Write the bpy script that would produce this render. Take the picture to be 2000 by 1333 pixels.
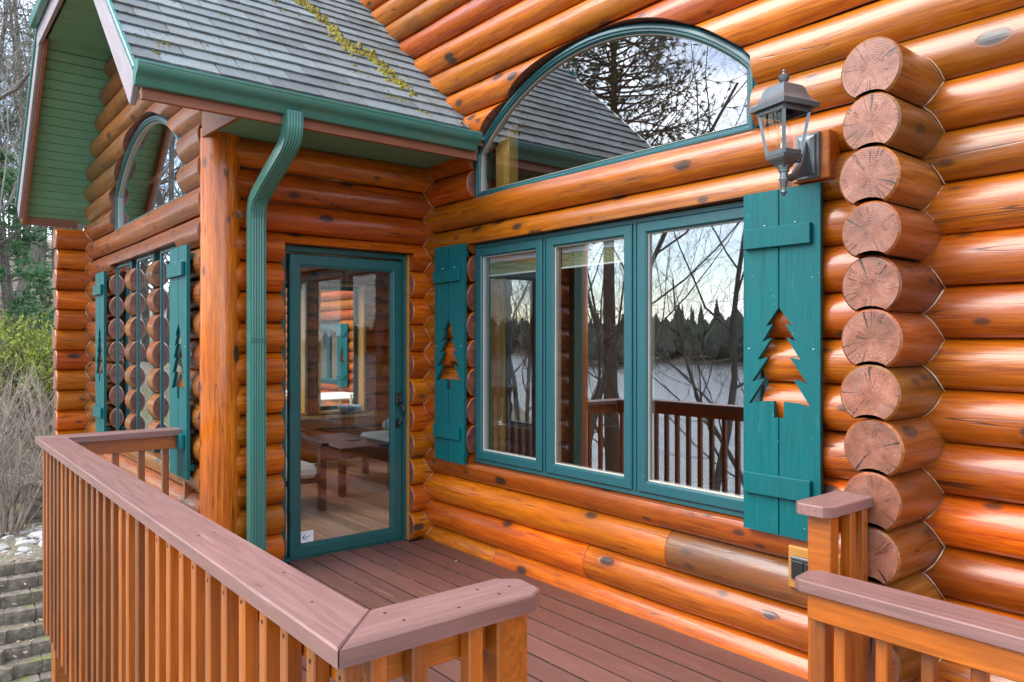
import bpy, bmesh, math, random
from mathutils import Vector, Matrix

R = math.radians
scene = bpy.context.scene
COL = scene.collection
for _o in list(bpy.data.objects):
    bpy.data.objects.remove(_o)

# ------------------------------------------------------------------ camera
CAM_H = 1.485
cd = bpy.data.cameras.new('camera')
cam = bpy.data.objects.new('camera', cd)
COL.objects.link(cam)
cam.location = (0, 0, CAM_H)
cam.rotation_euler = (R(90), 0, R(51.016))
cd.lens = 26.62
cd.sensor_width = 36
cd.clip_start = 0.05
cd.clip_end = 1500
scene.camera = cam

# ------------------------------------------------------------------ world, sun, exposure
SUN_EL, SUN_AZ = 46.0, 204.0          # azimuth measured clockwise from +y
world = bpy.data.worlds.new('World')
scene.world = world
world.use_nodes = True
wn = world.node_tree
wn.nodes.clear()
w_out = wn.nodes.new('ShaderNodeOutputWorld')
w_bg = wn.nodes.new('ShaderNodeBackground')
w_bg.inputs['Strength'].default_value = 0.12
w_sky = wn.nodes.new('ShaderNodeTexSky')
w_sky.sky_type = 'NISHITA'
w_sky.sun_disc = False
w_sky.sun_elevation = R(SUN_EL)
w_sky.sun_rotation = R(SUN_AZ)
w_sky.air_density = 1.0
w_sky.dust_density = 0.5
w_tc = wn.nodes.new('ShaderNodeTexCoord')
w_map = wn.nodes.new('ShaderNodeMapping')
w_map.inputs['Scale'].default_value = (1.0, 1.0, 2.6)
w_map.inputs['Location'].default_value = (3.1, 1.7, 0.4)
w_noise = wn.nodes.new('ShaderNodeTexNoise')
w_noise.inputs['Scale'].default_value = 2.3
w_noise.inputs['Detail'].default_value = 8
w_noise.inputs['Roughness'].default_value = 0.58
w_ramp = wn.nodes.new('ShaderNodeValToRGB')
w_ramp.color_ramp.elements[0].position = 0.45
w_ramp.color_ramp.elements[1].position = 0.64
w_noise2 = wn.nodes.new('ShaderNodeTexNoise')
w_noise2.inputs['Scale'].default_value = 4.7
w_noise2.inputs['Detail'].default_value = 6
w_cramp = wn.nodes.new('ShaderNodeValToRGB')
w_cramp.color_ramp.elements[0].position = 0.3
w_cramp.color_ramp.elements[0].color = (5.4, 6.3, 7.9, 1)
w_cramp.color_ramp.elements[1].position = 0.7
w_cramp.color_ramp.elements[1].color = (12.8, 13.1, 13.7, 1)
w_mix = wn.nodes.new('ShaderNodeMix')
w_mix.data_type = 'RGBA'
L = wn.links.new
L(w_tc.outputs['Generated'], w_map.inputs['Vector'])
L(w_map.outputs['Vector'], w_noise.inputs['Vector'])
L(w_map.outputs['Vector'], w_noise2.inputs['Vector'])
L(w_noise.outputs['Fac'], w_ramp.inputs['Fac'])
L(w_noise2.outputs['Fac'], w_cramp.inputs['Fac'])
L(w_ramp.outputs['Color'], w_mix.inputs['Factor'])
L(w_sky.outputs['Color'], w_mix.inputs[6])
L(w_cramp.outputs['Color'], w_mix.inputs[7])
L(w_mix.outputs[2], w_bg.inputs['Color'])
L(w_bg.outputs['Background'], w_out.inputs['Surface'])

sd = bpy.data.lights.new('sun', 'SUN')
sd.energy = 1.5
sd.angle = R(48)
sd.color = (1.0, 0.96, 0.90)
sun = bpy.data.objects.new('sun', sd)
COL.objects.link(sun)
sun.location = (-5, -10, 12)
_sd = Vector((math.sin(R(SUN_AZ)) * math.cos(R(SUN_EL)), math.cos(R(SUN_AZ)) * math.cos(R(SUN_EL)), math.sin(R(SUN_EL))))
sun.rotation_euler = _sd.to_track_quat('Z', 'Y').to_euler()

scene.view_settings.view_transform = 'Standard'
scene.view_settings.look = 'None'
scene.view_settings.gamma = 1.0
scene.view_settings.exposure = 1.88
scene.view_settings.use_curve_mapping = False
scene.render.engine = 'CYCLES'
scene.cycles.max_bounces = 10
scene.cycles.diffuse_bounces = 5
scene.cycles.glossy_bounces = 5
scene.cycles.transmission_bounces = 6
scene.cycles.transparent_max_bounces = 24
scene.cycles.use_denoising = True
scene.cycles.caustics_reflective = False
scene.cycles.caustics_refractive = False

# ------------------------------------------------------------------ material helpers
class NT:
    def __init__(self, name):
        self.m = bpy.data.materials.new(name)
        self.m.use_nodes = True
        self.t = self.m.node_tree
        self.bsdf = self.t.nodes['Principled BSDF']
        self.out = self.t.nodes['Material Output']
    def n(self, typ, **kw):
        x = self.t.nodes.new(typ)
        for k, v in kw.items():
            if k in x.inputs.keys():
                self.set(x.inputs[k], v)
            else:
                setattr(x, k, v)
        return x
    def set(self, sock, v):
        if isinstance(v, bpy.types.NodeSocket):
            self.t.links.new(v, sock)
        else:
            sock.default_value = v
    def obj(self):
        return self.n('ShaderNodeTexCoord').outputs['Object']
    def rand(self):
        return self.n('ShaderNodeObjectInfo').outputs['Random']
    def mapping(self, vec, scale=(1, 1, 1), loc=(0, 0, 0)):
        return self.n('ShaderNodeMapping', Vector=vec, Scale=scale, Location=loc).outputs[0]
    def noise(self, vec, scale, detail=4, rough=0.55, dist=0.0):
        x = self.n('ShaderNodeTexNoise', Vector=vec, Scale=scale, Detail=detail, Roughness=rough, Distortion=dist)
        return x.outputs['Fac']
    def ramp(self, fac, stops, interp='LINEAR'):
        x = self.n('ShaderNodeValToRGB')
        cr = x.color_ramp
        cr.interpolation = interp
        while len(cr.elements) < len(stops):
            cr.elements.new(0.5)
        for e, (p, c) in zip(cr.elements, stops):
            e.position = p
            e.color = (c, c, c, 1) if isinstance(c, (int, float)) else (*c, 1)
        self.set(x.inputs['Fac'], fac)
        return x.outputs['Color']
    def math(self, op, a, b=None, c=None, clamp=False):
        x = self.n('ShaderNodeMath', operation=op, use_clamp=clamp)
        self.set(x.inputs[0], a)
        if b is not None: self.set(x.inputs[1], b)
        if c is not None: self.set(x.inputs[2], c)
        return x.outputs[0]
    def mix(self, fac, a, b, blend='MIX'):
        x = self.n('ShaderNodeMix', data_type='RGBA', blend_type=blend)
        self.set(x.inputs['Factor'], fac)
        self.set(x.inputs[6], a if isinstance(a, bpy.types.NodeSocket) else (*a, 1))
        self.set(x.inputs[7], b if isinstance(b, bpy.types.NodeSocket) else (*b, 1))
        return x.outputs[2]
    def scalecol(self, col, fac):
        x = self.n('ShaderNodeVectorMath', operation='SCALE')
        self.set(x.inputs[0], col)
        self.set(x.inputs['Scale'], fac)
        return x.outputs[0]
    def bump(self, h, strength=0.3, dist=0.01, normal=None):
        x = self.n('ShaderNodeBump', Strength=strength, Distance=dist, Height=h)
        if normal is not None: self.set(x.inputs['Normal'], normal)
        return x.outputs[0]
    def fin(self, color, rough=0.5, bump=None, **kw):
        b = self.bsdf
        self.set(b.inputs['Base Color'], color if isinstance(color, bpy.types.NodeSocket) else (*color, 1))
        self.set(b.inputs['Roughness'], rough)
        if bump is not None: self.set(b.inputs['Normal'], bump)
        for k, v in kw.items():
            self.set(b.inputs[k.replace('_', ' ')], v)
        return self.m

def offset_vec(t, vec, amount=37.0):
    """object coordinates shifted per object so that copies differ"""
    r = t.rand()
    s = t.math('MULTIPLY', r, amount)
    c = t.n('ShaderNodeCombineXYZ', X=s, Y=t.math('MULTIPLY', s, 0.37), Z=t.math('MULTIPLY', s, 0.71))
    a = t.n('ShaderNodeVectorMath', operation='ADD')
    t.set(a.inputs[0], vec); t.set(a.inputs[1], c.outputs[0])
    return a.outputs[0]

def log_material(name, dark, mid, light, coat=0.85, grey=0.0):
    t = NT(name)
    o = offset_vec(t, t.obj())
    g = t.noise(t.mapping(o, (1.1, 16, 16)), 3.2, 6, 0.62, 0.6)
    broad = t.noise(t.mapping(o, (0.7, 3, 3)), 1.6, 3, 0.5)
    c = t.ramp(g, [(0.30, dark), (0.50, mid), (0.72, light)])
    fg = t.noise(t.mapping(o, (2.6, 75, 75)), 2.0, 4, 0.7)
    c = t.mix(t.ramp(fg, [(0.36, 0.55), (0.47, 0.0)]), c, dark)
    c = t.mix(t.ramp(fg, [(0.56, 0.0), (0.70, 0.45)]), c, light)
    c = t.mix(t.ramp(broad, [(0.35, 0.0), (0.7, 0.75)]), c, tuple(x * 0.55 for x in mid))
    # knots
    v = t.n('ShaderNodeTexVoronoi', Vector=t.mapping(o, (2.9, 6.0, 6.0)), Scale=1.0)
    d, cc = v.outputs['Distance'], v.outputs['Color']
    gate = t.math('GREATER_THAN', t.n('ShaderNodeSeparateColor', Color=cc).outputs[0], 0.25)
    wob = t.math('MULTIPLY', t.math('SUBTRACT', t.noise(t.mapping(o, (6, 20, 20)), 3, 2), 0.5), 0.05)
    dd = t.math('ADD', d, wob)
    core = t.math('MULTIPLY', t.ramp(dd, [(0.10, 1.0), (0.150, 0.75), (0.185, 0.0)]), gate)
    halo = t.math('MULTIPLY', t.ramp(dd, [(0.12, 1.0), (0.36, 0.0)]), gate)
    c = t.mix(t.math('MULTIPLY', halo, 0.55), c, tuple(x * 0.42 for x in mid))
    c = t.mix(core, c, (0.045, 0.022, 0.014))
    v2 = t.n('ShaderNodeTexVoronoi', Vector=t.mapping(o, (4.3, 8.5, 8.5), (5.2, 1.7, 3.3)), Scale=1.0)
    g2 = t.math('GREATER_THAN', t.n('ShaderNodeSeparateColor', Color=v2.outputs['Color']).outputs[1], 0.50)
    k2 = t.math('MULTIPLY', t.ramp(t.math('ADD', v2.outputs['Distance'], wob), [(0.10, 1.0), (0.19, 0.0)]), g2)
    c = t.mix(t.math('MULTIPLY', k2, 0.85), c, (0.06, 0.026, 0.014))
    # smoky stains along the grain
    sm = t.ramp(t.noise(t.mapping(o, (0.9, 5, 5)), 1.9, 4, 0.6), [(0.58, 0.0), (0.76, 0.75)])
    c = t.mix(sm, c, tuple(x * 0.34 + 0.006 for x in mid))
    # long drying cracks
    ck = t.noise(t.mapping(o, (0.35, 13, 13)), 1.3, 2, 0.4)
    line = t.ramp(t.math('ABSOLUTE', t.math('SUBTRACT', ck, 0.52)), [(0.0022, 1.0), (0.0060, 0.0)])
    cg = t.ramp(t.noise(t.mapping(o, (0.9, 2, 2)), 1.5, 2), [(0.47, 0.0), (0.54, 1.0)])
    line = t.math('MULTIPLY', line, cg)
    c = t.mix(t.math('MULTIPLY', line, 0.85), c, (0.02, 0.008, 0.004))
    # flecks of pale worn varnish
    fl = t.noise(t.mapping(o, (9, 26, 26)), 5, 3, 0.6)
    fm = t.math('MULTIPLY', t.ramp(fl, [(0.70, 0.0), (0.735, 1.0)]), t.ramp(t.noise(o, 2.4, 2), [(0.5, 0.0), (0.62, 1.0)]))
    c = t.mix(t.math('MULTIPLY', fm, 0.65), c, (0.62, 0.42, 0.30))
    if grey:
        gp = t.ramp(t.noise(t.mapping(o, (0.8, 5, 5)), 2.2, 4, 0.6), [(0.35, 0.0), (0.62, grey)])
        c = t.mix(gp, c, (0.085, 0.050, 0.036))
    hsv = t.n('ShaderNodeHueSaturation', Color=c)
    t.set(hsv.inputs['Hue'], t.math('MULTIPLY_ADD', t.rand(), 0.022, 0.4895))
    t.set(hsv.inputs['Value'], t.math('MULTIPLY_ADD', t.math('FRACT', t.math('MULTIPLY', t.rand(), 17.3)), 0.55, 0.72))
    rgh = t.math('MULTIPLY_ADD', broad, 0.25, 0.36)
    h = t.math('ADD', t.math('MULTIPLY', g, 0.5), t.math('MULTIPLY', t.math('ADD', line, core), -0.6))
    h = t.math('ADD', h, t.math('MULTIPLY', t.noise(t.mapping(o, (1.2, 4, 4)), 2.0, 2), 1.2))
    nrm = t.bump(h, 0.32, 0.012)
    return t.fin(hsv.outputs[0], rgh, nrm, Specular_IOR_Level=0.10, Coat_Weight=coat, Coat_IOR=1.58, Coat_Roughness=t.math('MULTIPLY_ADD', broad, 0.22, 0.06), Coat_Normal=t.bump(h, 0.22, 0.012))

def endgrain_material(name, base):
    t = NT(name)
    oi = t.obj()
    o = offset_vec(t, oi)
    vr = t.n('ShaderNodeVectorRotate', rotation_type='X_AXIS', Vector=oi, Angle=t.math('MULTIPLY', t.rand(), 6.283))
    sp = t.n('ShaderNodeSeparateXYZ', Vector=vr.outputs[0])
    y, z = sp.outputs[1], sp.outputs[2]
    rad = t.math('SQRT', t.math('ADD', t.math('POWER', t.math('ABSOLUTE', y), 2), t.math('POWER', t.math('ABSOLUTE', z), 2)))
    nz = t.noise(o, 26, 4, 0.6)
    rings = t.math('SINE', t.math('ADD', t.math('MULTIPLY', t.math('ADD', rad, t.math('MULTIPLY', t.noise(o, 9, 3), 0.03)), 760), t.math('MULTIPLY', nz, 8)))
    blotch = t.noise(o, 11, 4, 0.6)
    c = t.ramp(blotch, [(0.30, tuple(x * 0.62 for x in base)), (0.5, base), (0.72, tuple(min(1, x * 1.28 + 0.03) for x in base))])
    c = t.mix(t.math('MULTIPLY_ADD', rings, 0.02, 0.025), c, tuple(x * 0.5 for x in base))
    def crack(perp, along, w, lo):
        p = t.math('ABSOLUTE', t.math('ADD', perp, t.math('MULTIPLY', t.math('SUBTRACT', nz, 0.5), 0.02)))
        wid = t.math('MULTIPLY', t.math('SUBTRACT', along, lo), w)
        return t.math('GREATER_THAN', wid, p)
    k = t.math('MAXIMUM', crack(y, z, 0.055, 0.022), crack(z, y, 0.030, 0.040))
    k = t.math('MAXIMUM', k, crack(t.math('ADD', t.math('MULTIPLY', y, 0.8), t.math('MULTIPLY', z, 0.6)), t.math('SUBTRACT', t.math('MULTIPLY', y, 0.6), t.math('MULTIPLY', z, 0.8)), 0.022, 0.012))
    k = t.math('MAXIMUM', k, crack(t.math('SUBTRACT', t.math('MULTIPLY', y, 0.5), t.math('MULTIPLY', z, 0.87)), t.math('MULTIPLY_ADD', y, -0.87, t.math('MULTIPLY', z, -0.5)), 0.020, 0.05))
    # fine radial checks
    inv = t.math('DIVIDE', 1.0, t.math('MAXIMUM', rad, 0.004))
    nv = t.n('ShaderNodeVectorMath', operation='SCALE'); t.set(nv.inputs[0], vr.outputs[0]); t.set(nv.inputs['Scale'], inv)
    cmb = t.n('ShaderNodeSeparateXYZ', Vector=nv.outputs[0])
    ray = t.n('ShaderNodeCombineXYZ', X=t.math('MULTIPLY', t.rand(), 91.0), Y=cmb.outputs[1], Z=cmb.outputs[2])
    rn = t.noise(ray.outputs[0], 7.0, 2, 0.6)
    chk = t.math('MULTIPLY', t.ramp(t.math('ABSOLUTE', t.math('SUBTRACT', rn, 0.5)), [(0.006, 0.8), (0.02, 0.0)]), t.ramp(t.noise(o, 20, 2), [(0.5, 0.0), (0.58, 1.0)]))
    k = t.math('MAXIMUM', k, chk)
    # weathered grey bruises and an off-centre knot
    gb = t.ramp(t.noise(o, 8.5, 5, 0.65), [(0.56, 0.0), (0.72, 0.6)])
    c = t.mix(gb, c, (0.17, 0.105, 0.085))
    spk = t.ramp(t.noise(t.mapping(o, (1, 1, 3)), 90, 2), [(0.66, 0.0), (0.71, 1.0)])
    spk = t.math('MULTIPLY', spk, t.ramp(blotch, [(0.45, 0.0), (0.6, 1.0)]))
    c = t.mix(t.math('MULTIPLY', spk, 0.6), c, (0.66, 0.50, 0.44))
    rim_highlight = t.ramp(rad, [(0.096, 0.0), (0.112, 0.5)])  # paler towards the edge: a rim highlight put into the colour
    c = t.mix(rim_highlight, c, tuple(min(1, x * 1.25 + 0.05) for x in base))
    c = t.mix(k, c, (0.015, 0.008, 0.006))
    h = t.math('ADD', t.math('MULTIPLY', rings, 0.05), t.math('MULTIPLY', nz, 0.6))
    h = t.math('SUBTRACT', h, t.math('MULTIPLY', k, 2.0))
    c = t.scalecol(c, t.math('MULTIPLY_ADD', t.math('FRACT', t.math('MULTIPLY', t.rand(), 7.7)), 0.4, 0.8))
    return t.fin(c, 0.46, t.bump(h, 0.5, 0.008), Coat_Weight=0.25, Coat_Roughness=0.3)

def timber(name, base, rough=0.5, axis=0, var=0.5, coat=0.0, streak=0.35, knots=True, wear=0.0, wearcol=(0.5, 0.42, 0.38)):
    """sawn timber, grain along the object's own axis"""
    t = NT(name)
    o = offset_vec(t, t.obj())
    sc = [14, 14, 14]; sc[axis] = 0.9
    g = t.noise(t.mapping(o, tuple(sc)), 4.0, 5, 0.62, 0.5)
    c = t.ramp(g, [(0.28, tuple(x * (1 - streak) for x in base)), (0.55, base), (0.78, tuple(min(1, x * (1 + streak)) for x in base))])
    h = g
    if knots:
        ks = [7.0, 7.0, 7.0]; ks[axis] = 2.4
        v = t.n('ShaderNodeTexVoronoi', Vector=t.mapping(o, tuple(ks)), Scale=1.0)
        gate = t.math('GREATER_THAN', t.n('ShaderNodeSeparateColor', Color=v.outputs['Color']).outputs[0], 0.62)
        core = t.math('MULTIPLY', t.ramp(v.outputs['Distance'], [(0.05, 1.0), (0.11, 0.0)]), gate)
        c = t.mix(t.math('MULTIPLY', core, 0.8), c, tuple(x * 0.22 for x in base))
        h = t.math('SUBTRACT', h, t.math('MULTIPLY', core, 0.5))
    if wear:
        wn_ = t.noise(t.mapping(o, tuple(x * 0.5 for x in sc)), 3.0, 6, 0.7)
        wm = t.ramp(wn_, [(0.60, 0.0), (0.70, 1.0)])
        c = t.mix(t.math('MULTIPLY', wm, wear), c, wearcol)
    val = t.math('MULTIPLY_ADD', t.math('FRACT', t.math('MULTIPLY', t.rand(), 13.7)), var, 1 - var * 0.5)
    c = t.scalecol(c, val)
    return t.fin(c, t.math('MULTIPLY_ADD', g, 0.2, rough - 0.1), t.bump(h, 0.25, 0.006), Coat_Weight=coat, Coat_Roughness=0.25)

def paint(name, base, rough=0.42, dirt=0.12, scale=7, metallic=0.0, var=0.08, coat=0.0, grain=0.0):
    t = NT(name)
    o = offset_vec(t, t.obj())
    n1 = t.noise(o, scale, 5, 0.6)
    n2 = t.noise(t.mapping(o, (6, 6, 0.8)), scale * 0.8, 4, 0.6)
    c = t.mix(t.ramp(n1, [(0.42, 0.0), (0.75, dirt * 3)]), base, tuple(x * 0.6 + 0.02 for x in base))
    c = t.mix(t.ramp(n2, [(0.66, 0.0), (0.72, dirt * 2)]), c, tuple(min(1, x * 1.3 + 0.10) for x in base))
    c = t.scalecol(c, t.math('MULTIPLY_ADD', t.rand(), var, 1 - var * 0.5))
    bn = t.bump(t.noise(t.mapping(o, (20, 20, 3)), 8, 3), 0.06, 0.004)
    if grain:
        gg = t.noise(t.mapping(o, (26, 26, 1.3)), 3.0, 5, 0.65, 0.4)
        c = t.mix(t.ramp(gg, [(0.34, grain), (0.5, 0.0)]), c, tuple(x * 0.55 for x in base))
        c = t.mix(t.ramp(gg, [(0.60, 0.0), (0.8, grain)]), c, tuple(min(1, x * 1.35 + 0.015) for x in base))
        sp = t.math('MULTIPLY', t.ramp(t.noise(o, 75, 2), [(0.715, 0.0), (0.74, 1.0)]), t.ramp(t.noise(o, 5, 3), [(0.5, 0.0), (0.6, 1.0)]))
        c = t.mix(t.math('MULTIPLY', sp, 0.8), c, (0.42, 0.52, 0.50))
        bn = t.bump(gg, 0.22, 0.004)
    return t.fin(c, t.math('MULTIPLY_ADD', n1, 0.2, rough - 0.1), bn, Metallic=metallic, Coat_Weight=coat)

def plain(name, base, rough=0.5, nscale=12, amt=0.3, bumpd=0.0, **kw):
    t = NT(name)
    o = offset_vec(t, t.obj())
    n1 = t.noise(o, nscale, 5, 0.6)
    c = t.ramp(n1, [(0.3, tuple(x * (1 - amt) for x in base)), (0.7, tuple(min(1, x * (1 + amt)) for x in base))])
    c = t.scalecol(c, t.math('MULTIPLY_ADD', t.rand(), amt * 0.7, 1 - amt * 0.35))
    return t.fin(c, rough, t.bump(n1, 0.5, bumpd) if bumpd else None, **kw)

def glass_material(name, tint=(0.93, 0.96, 0.95), panes=4, rough=0.0):
    t = NT(name)
    bf = t.n('ShaderNodeNewGeometry').outputs['Backfacing']
    fr = t.n('ShaderNodeFresnel', IOR=t.math('MULTIPLY_ADD', bf, -0.83333, 1.5)).outputs[0]
    k = t.math('DIVIDE', t.math('MULTIPLY', fr, float(panes)), t.math('MULTIPLY_ADD', fr, float(panes - 1), 1.0), clamp=True)
    tr = t.n('ShaderNodeBsdfTransparent', Color=(*tint, 1))
    gl = t.n('ShaderNodeBsdfGlossy', Color=(0.96, 0.98, 1.0, 1), Roughness=rough)
    mx = t.n('ShaderNodeMixShader')
    t.set(mx.inputs[0], k); t.set(mx.inputs[1], tr.outputs[0]); t.set(mx.inputs[2], gl.outputs[0])
    t.t.links.new(mx.outputs[0], t.out.inputs['Surface'])
    return t.m

M = {}
M['log'] = log_material('log_varnish', (0.25, 0.038, 0.002), (0.50, 0.107, 0.002), (0.66, 0.188, 0.005))
M['log_grey'] = log_material('log_weathered', (0.17, 0.036, 0.008), (0.34, 0.088, 0.012), (0.46, 0.15, 0.03), 0.8, 0.62)
M['log_brown'] = log_material('log_brown_stain', (0.15, 0.036, 0.005), (0.31, 0.086, 0.010), (0.42, 0.140, 0.022), 0.75, 0.25)
M['end'] = endgrain_material('log_end_grain', (0.235, 0.074, 0.034))
M['cut'] = endgrain_material('log_cut_face', (0.20, 0.062, 0.032))
M['stain'] = timber('baluster_stain', (0.34, 0.084, 0.004), 0.36, 2, 0.95, 1.0)
M['rail'] = timber('rail_stain', (0.40, 0.098, 0.004), 0.42, 0, 0.3, 0.4)
M['cap'] = timber('cap_paint', (0.215, 0.108, 0.092), 0.48, 0, 0.12, 0.1, 0.24, True, 0.5, (0.36, 0.25, 0.225))
M['deck'] = timber('deck_paint', (0.140, 0.058, 0.043), 0.45, 0, 0.48, 0.0, 0.28, True, 0.45, (0.27, 0.145, 0.115))
M['floor'] = timber('floor_board', (0.50, 0.30, 0.18), 0.40, 0, 0.4, 0.3, 0.3)
M['teal'] = paint('teal_shutter_paint', (0.001, 0.100, 0.102), 0.45, 0.08, grain=0.5)
M['teal'].node_tree.nodes['Principled BSDF'].inputs['Specular IOR Level'].default_value = 0.25
M['frame'] = paint('teal_frame_enamel', (0.014, 0.086, 0.094), 0.34, 0.09, grain=0.15)
M['door'] = paint('teal_door_enamel', (0.010, 0.085, 0.082), 0.36, 0.06)
M['gutter'] = paint('green_gutter_enamel', (0.055, 0.195, 0.152), 0.20, 0.10, 5)
M['soffit'] = paint('green_soffit_paint', (0.150, 0.345, 0.215), 0.55, 0.10)
M['fascia'] = timber('fascia_stain', (0.25, 0.085, 0.040), 0.55, 1, 0.15)
M['rake'] = timber('rake_weathered', (0.30, 0.255, 0.27), 0.7, 0, 0.1, 0.0, 0.25, True, 0.5, (0.18, 0.15, 0.17))
M['white'] = plain('white_vinyl', (0.72, 0.73, 0.74), 0.4, 10, 0.05)
M['cream'] = plain('cream_gasket', (0.46, 0.42, 0.34), 0.5, 10, 0.1)
M['bamboo'] = plain('bamboo_blind', (0.30, 0.29, 0.14), 0.6, 60, 0.35)
M['jamb'] = timber('pine_jamb', (0.62, 0.33, 0.07), 0.4, 2, 0.2, 0.3)
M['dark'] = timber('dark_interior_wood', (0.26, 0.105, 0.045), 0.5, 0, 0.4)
M['glass'] = glass_material('window_glass', (0.93, 0.96, 0.95), 8)
M['glass_door'] = glass_material('door_glass', (0.98, 0.985, 0.985), 2)
M['glass1'] = glass_material('lantern_glass', (0.97, 0.98, 0.97), 1)
M['iron'] = paint('pewter_lantern_metal', (0.15, 0.165, 0.170), 0.34, 0.2, 18, 0.6)
M['black'] = plain('black_metal', (0.012, 0.012, 0.013), 0.38, 20, 0.2)
M['bulb'] = glass_material('bulb_glass', (0.98, 0.98, 0.96), 2)
M['brass'] = plain('socket_cream', (0.70, 0.60, 0.42), 0.4)
M['gap_shade_grime'] = plain('gap_shade_grimy_edge', (0.028, 0.016, 0.013), 0.9, 20, 0.4)  # grimy board sides, darkened further to paint shade into the deck gaps
M['concrete'] = None
def _():
    t = NT('split_face_block')
    o = offset_vec(t, t.obj())
    n1 = t.noise(o, 14, 6, 0.65)
    c = t.ramp(n1, [(0.3, (0.085, 0.068, 0.050)), (0.55, (0.19, 0.155, 0.118)), (0.75, (0.33, 0.28, 0.225))])
    geo = t.n('ShaderNodeNewGeometry')
    up = t.n('ShaderNodeSeparateXYZ', Vector=geo.outputs['Normal']).outputs[2]
    ms = t.noise(geo.outputs['Position'], 5, 5, 0.65)
    mm = t.math('MULTIPLY', t.ramp(ms, [(0.55, 0.0), (0.66, 1.0)]), t.ramp(up, [(0.1, 0.10), (0.8, 1.0)]))
    c = t.mix(t.math('MULTIPLY', mm, 0.85), c, (0.16, 0.19, 0.03))
    M['concrete'] = t.fin(c, 0.9, t.bump(n1, 0.9, 0.02))
    t = NT('asphalt_shingle')
    o = offset_vec(t, t.obj())
    g = t.noise(o, 190, 2, 0.7)
    b = t.noise(o, 6, 4)
    c = t.ramp(g, [(0.3, (0.07, 0.088, 0.092)), (0.55, (0.15, 0.178, 0.183)), (0.75, (0.31, 0.345, 0.345))])
    c = t.mix(t.ramp(b, [(0.45, 0.0), (0.75, 0.5)]), c, (0.11, 0.12, 0.135))
    st = t.ramp(t.noise(t.n('ShaderNodeNewGeometry').outputs['Position'], 3.2, 5, 0.65), [(0.48, 0.0), (0.68, 0.55)])
    c = t.mix(st, c, (0.105, 0.098, 0.075))
    c = t.scalecol(c, t.math('MULTIPLY_ADD', t.rand(), 0.65, 0.70))
    M['shingle'] = t.fin(c, 0.85, t.bump(g, 0.6, 0.004))
    t = NT('lake_water')
    o = t.obj()
    w = t.noise(t.mapping(o, (0.5, 1.6, 1)), 1.0, 5, 0.6)
    M['water'] = t.fin((0.10, 0.12, 0.14), 0.18, t.bump(w, 0.7, 0.25), Specular_IOR_Level=1.0)
    t = NT('leaf_litter_ground')
    o = t.obj()
    n1 = t.noise(o, 0.9, 8, 0.7)
    n2 = t.noise(o, 12, 6, 0.7)
    c = t.ramp(n2, [(0.3, (0.085, 0.066, 0.048)), (0.5, (0.21, 0.17, 0.125)), (0.68, (0.40, 0.35, 0.29))])
    gr = t.math('MULTIPLY', t.ramp(n1, [(0.48, 0.0), (0.58, 1.0)]), t.ramp(n2, [(0.3, 0.3), (0.7, 1.0)]))
    c = t.mix(t.math('MULTIPLY', gr, 0.8), c, (0.17, 0.21, 0.04))
    M['ground'] = t.fin(c, 0.95, t.bump(n2, 0.8, 0.06))
    t = NT('tree_bark')
    o = offset_vec(t, t.obj())
    n1 = t.noise(t.mapping(o, (9, 9, 1.4)), 3, 5, 0.65)
    c = t.ramp(n1, [(0.3, (0.06, 0.05, 0.042)), (0.6, (0.17, 0.145, 0.122)), (0.8, (0.30, 0.27, 0.24))])
    M['bark'] = t.fin(c, 0.95, t.bump(n1, 0.7, 0.03))
    t = NT('pine_bark')
    o = offset_vec(t, t.obj())
    n1 = t.noise(t.mapping(o, (7, 7, 1.6)), 3, 5, 0.65)
    c = t.ramp(n1, [(0.3, (0.05, 0.03, 0.02)), (0.6, (0.15, 0.085, 0.055)), (0.8, (0.27, 0.17, 0.11))])
    M['pbark'] = t.fin(c, 0.95, t.bump(n1, 0.7, 0.03))
_()
M['twig'] = plain('twig_bark', (0.25, 0.22, 0.195), 0.95, 4, 0.3)
M['stem'] = plain('shrub_stem', (0.34, 0.275, 0.215), 0.95, 3, 0.6)
M['needle'] = plain('pine_needle', (0.060, 0.105, 0.026), 0.7, 0.9, 0.5)
M['spruce'] = plain('spruce_needle', (0.090, 0.200, 0.075), 0.7, 1.2, 0.5)
M['fresh'] = plain('fresh_leaf', (0.34, 0.42, 0.04), 0.7, 1.6, 0.4)
M['moss'] = plain('yellow_moss', (0.165, 0.135, 0.014), 0.95, 14, 0.75, 0.02)
M['farwood'] = plain('far_forest', (0.085, 0.098, 0.062), 0.95, 0.15, 0.5)
M['rock'] = plain('pale_fieldstone', (0.46, 0.43, 0.40), 0.85, 7, 0.4, 0.02)
M['grass'] = plain('grass_blade', (0.20, 0.26, 0.05), 0.8, 2, 0.4)
M['leaf'] = plain('dry_leaf', (0.36, 0.25, 0.15), 0.9, 3, 0.4)
M['tablewood'] = timber('table_walnut', (0.038, 0.020, 0.016), 0.32, 0, 0.2, 0.4)
M['cushion'] = plain('cushion_linen', (0.56, 0.53, 0.46), 0.9, 30, 0.12, 0.004)
def _():
    t = NT('striped_pillow_cloth')
    s = t.n('ShaderNodeSeparateXYZ', Vector=t.obj()).outputs[0]
    w = t.math('FRACT', t.math('MULTIPLY', s, 9.0))
    c = t.ramp(w, [(0.0, (0.20, 0.26, 0.27)), (0.3, (0.50, 0.50, 0.46)), (0.5, (0.11, 0.22, 0.25)), (0.75, (0.42, 0.44, 0.42))], 'CONSTANT')
    M['pillow'] = t.fin(c, 0.9)
_()
M['ceramic'] = plain('blue_white_ceramic', (0.32, 0.37, 0.46), 0.25, 18, 0.5)
M['castwhite'] = plain('cast_aluminium_cream', (0.66, 0.61, 0.50), 0.5, 20, 0.1)
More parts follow.
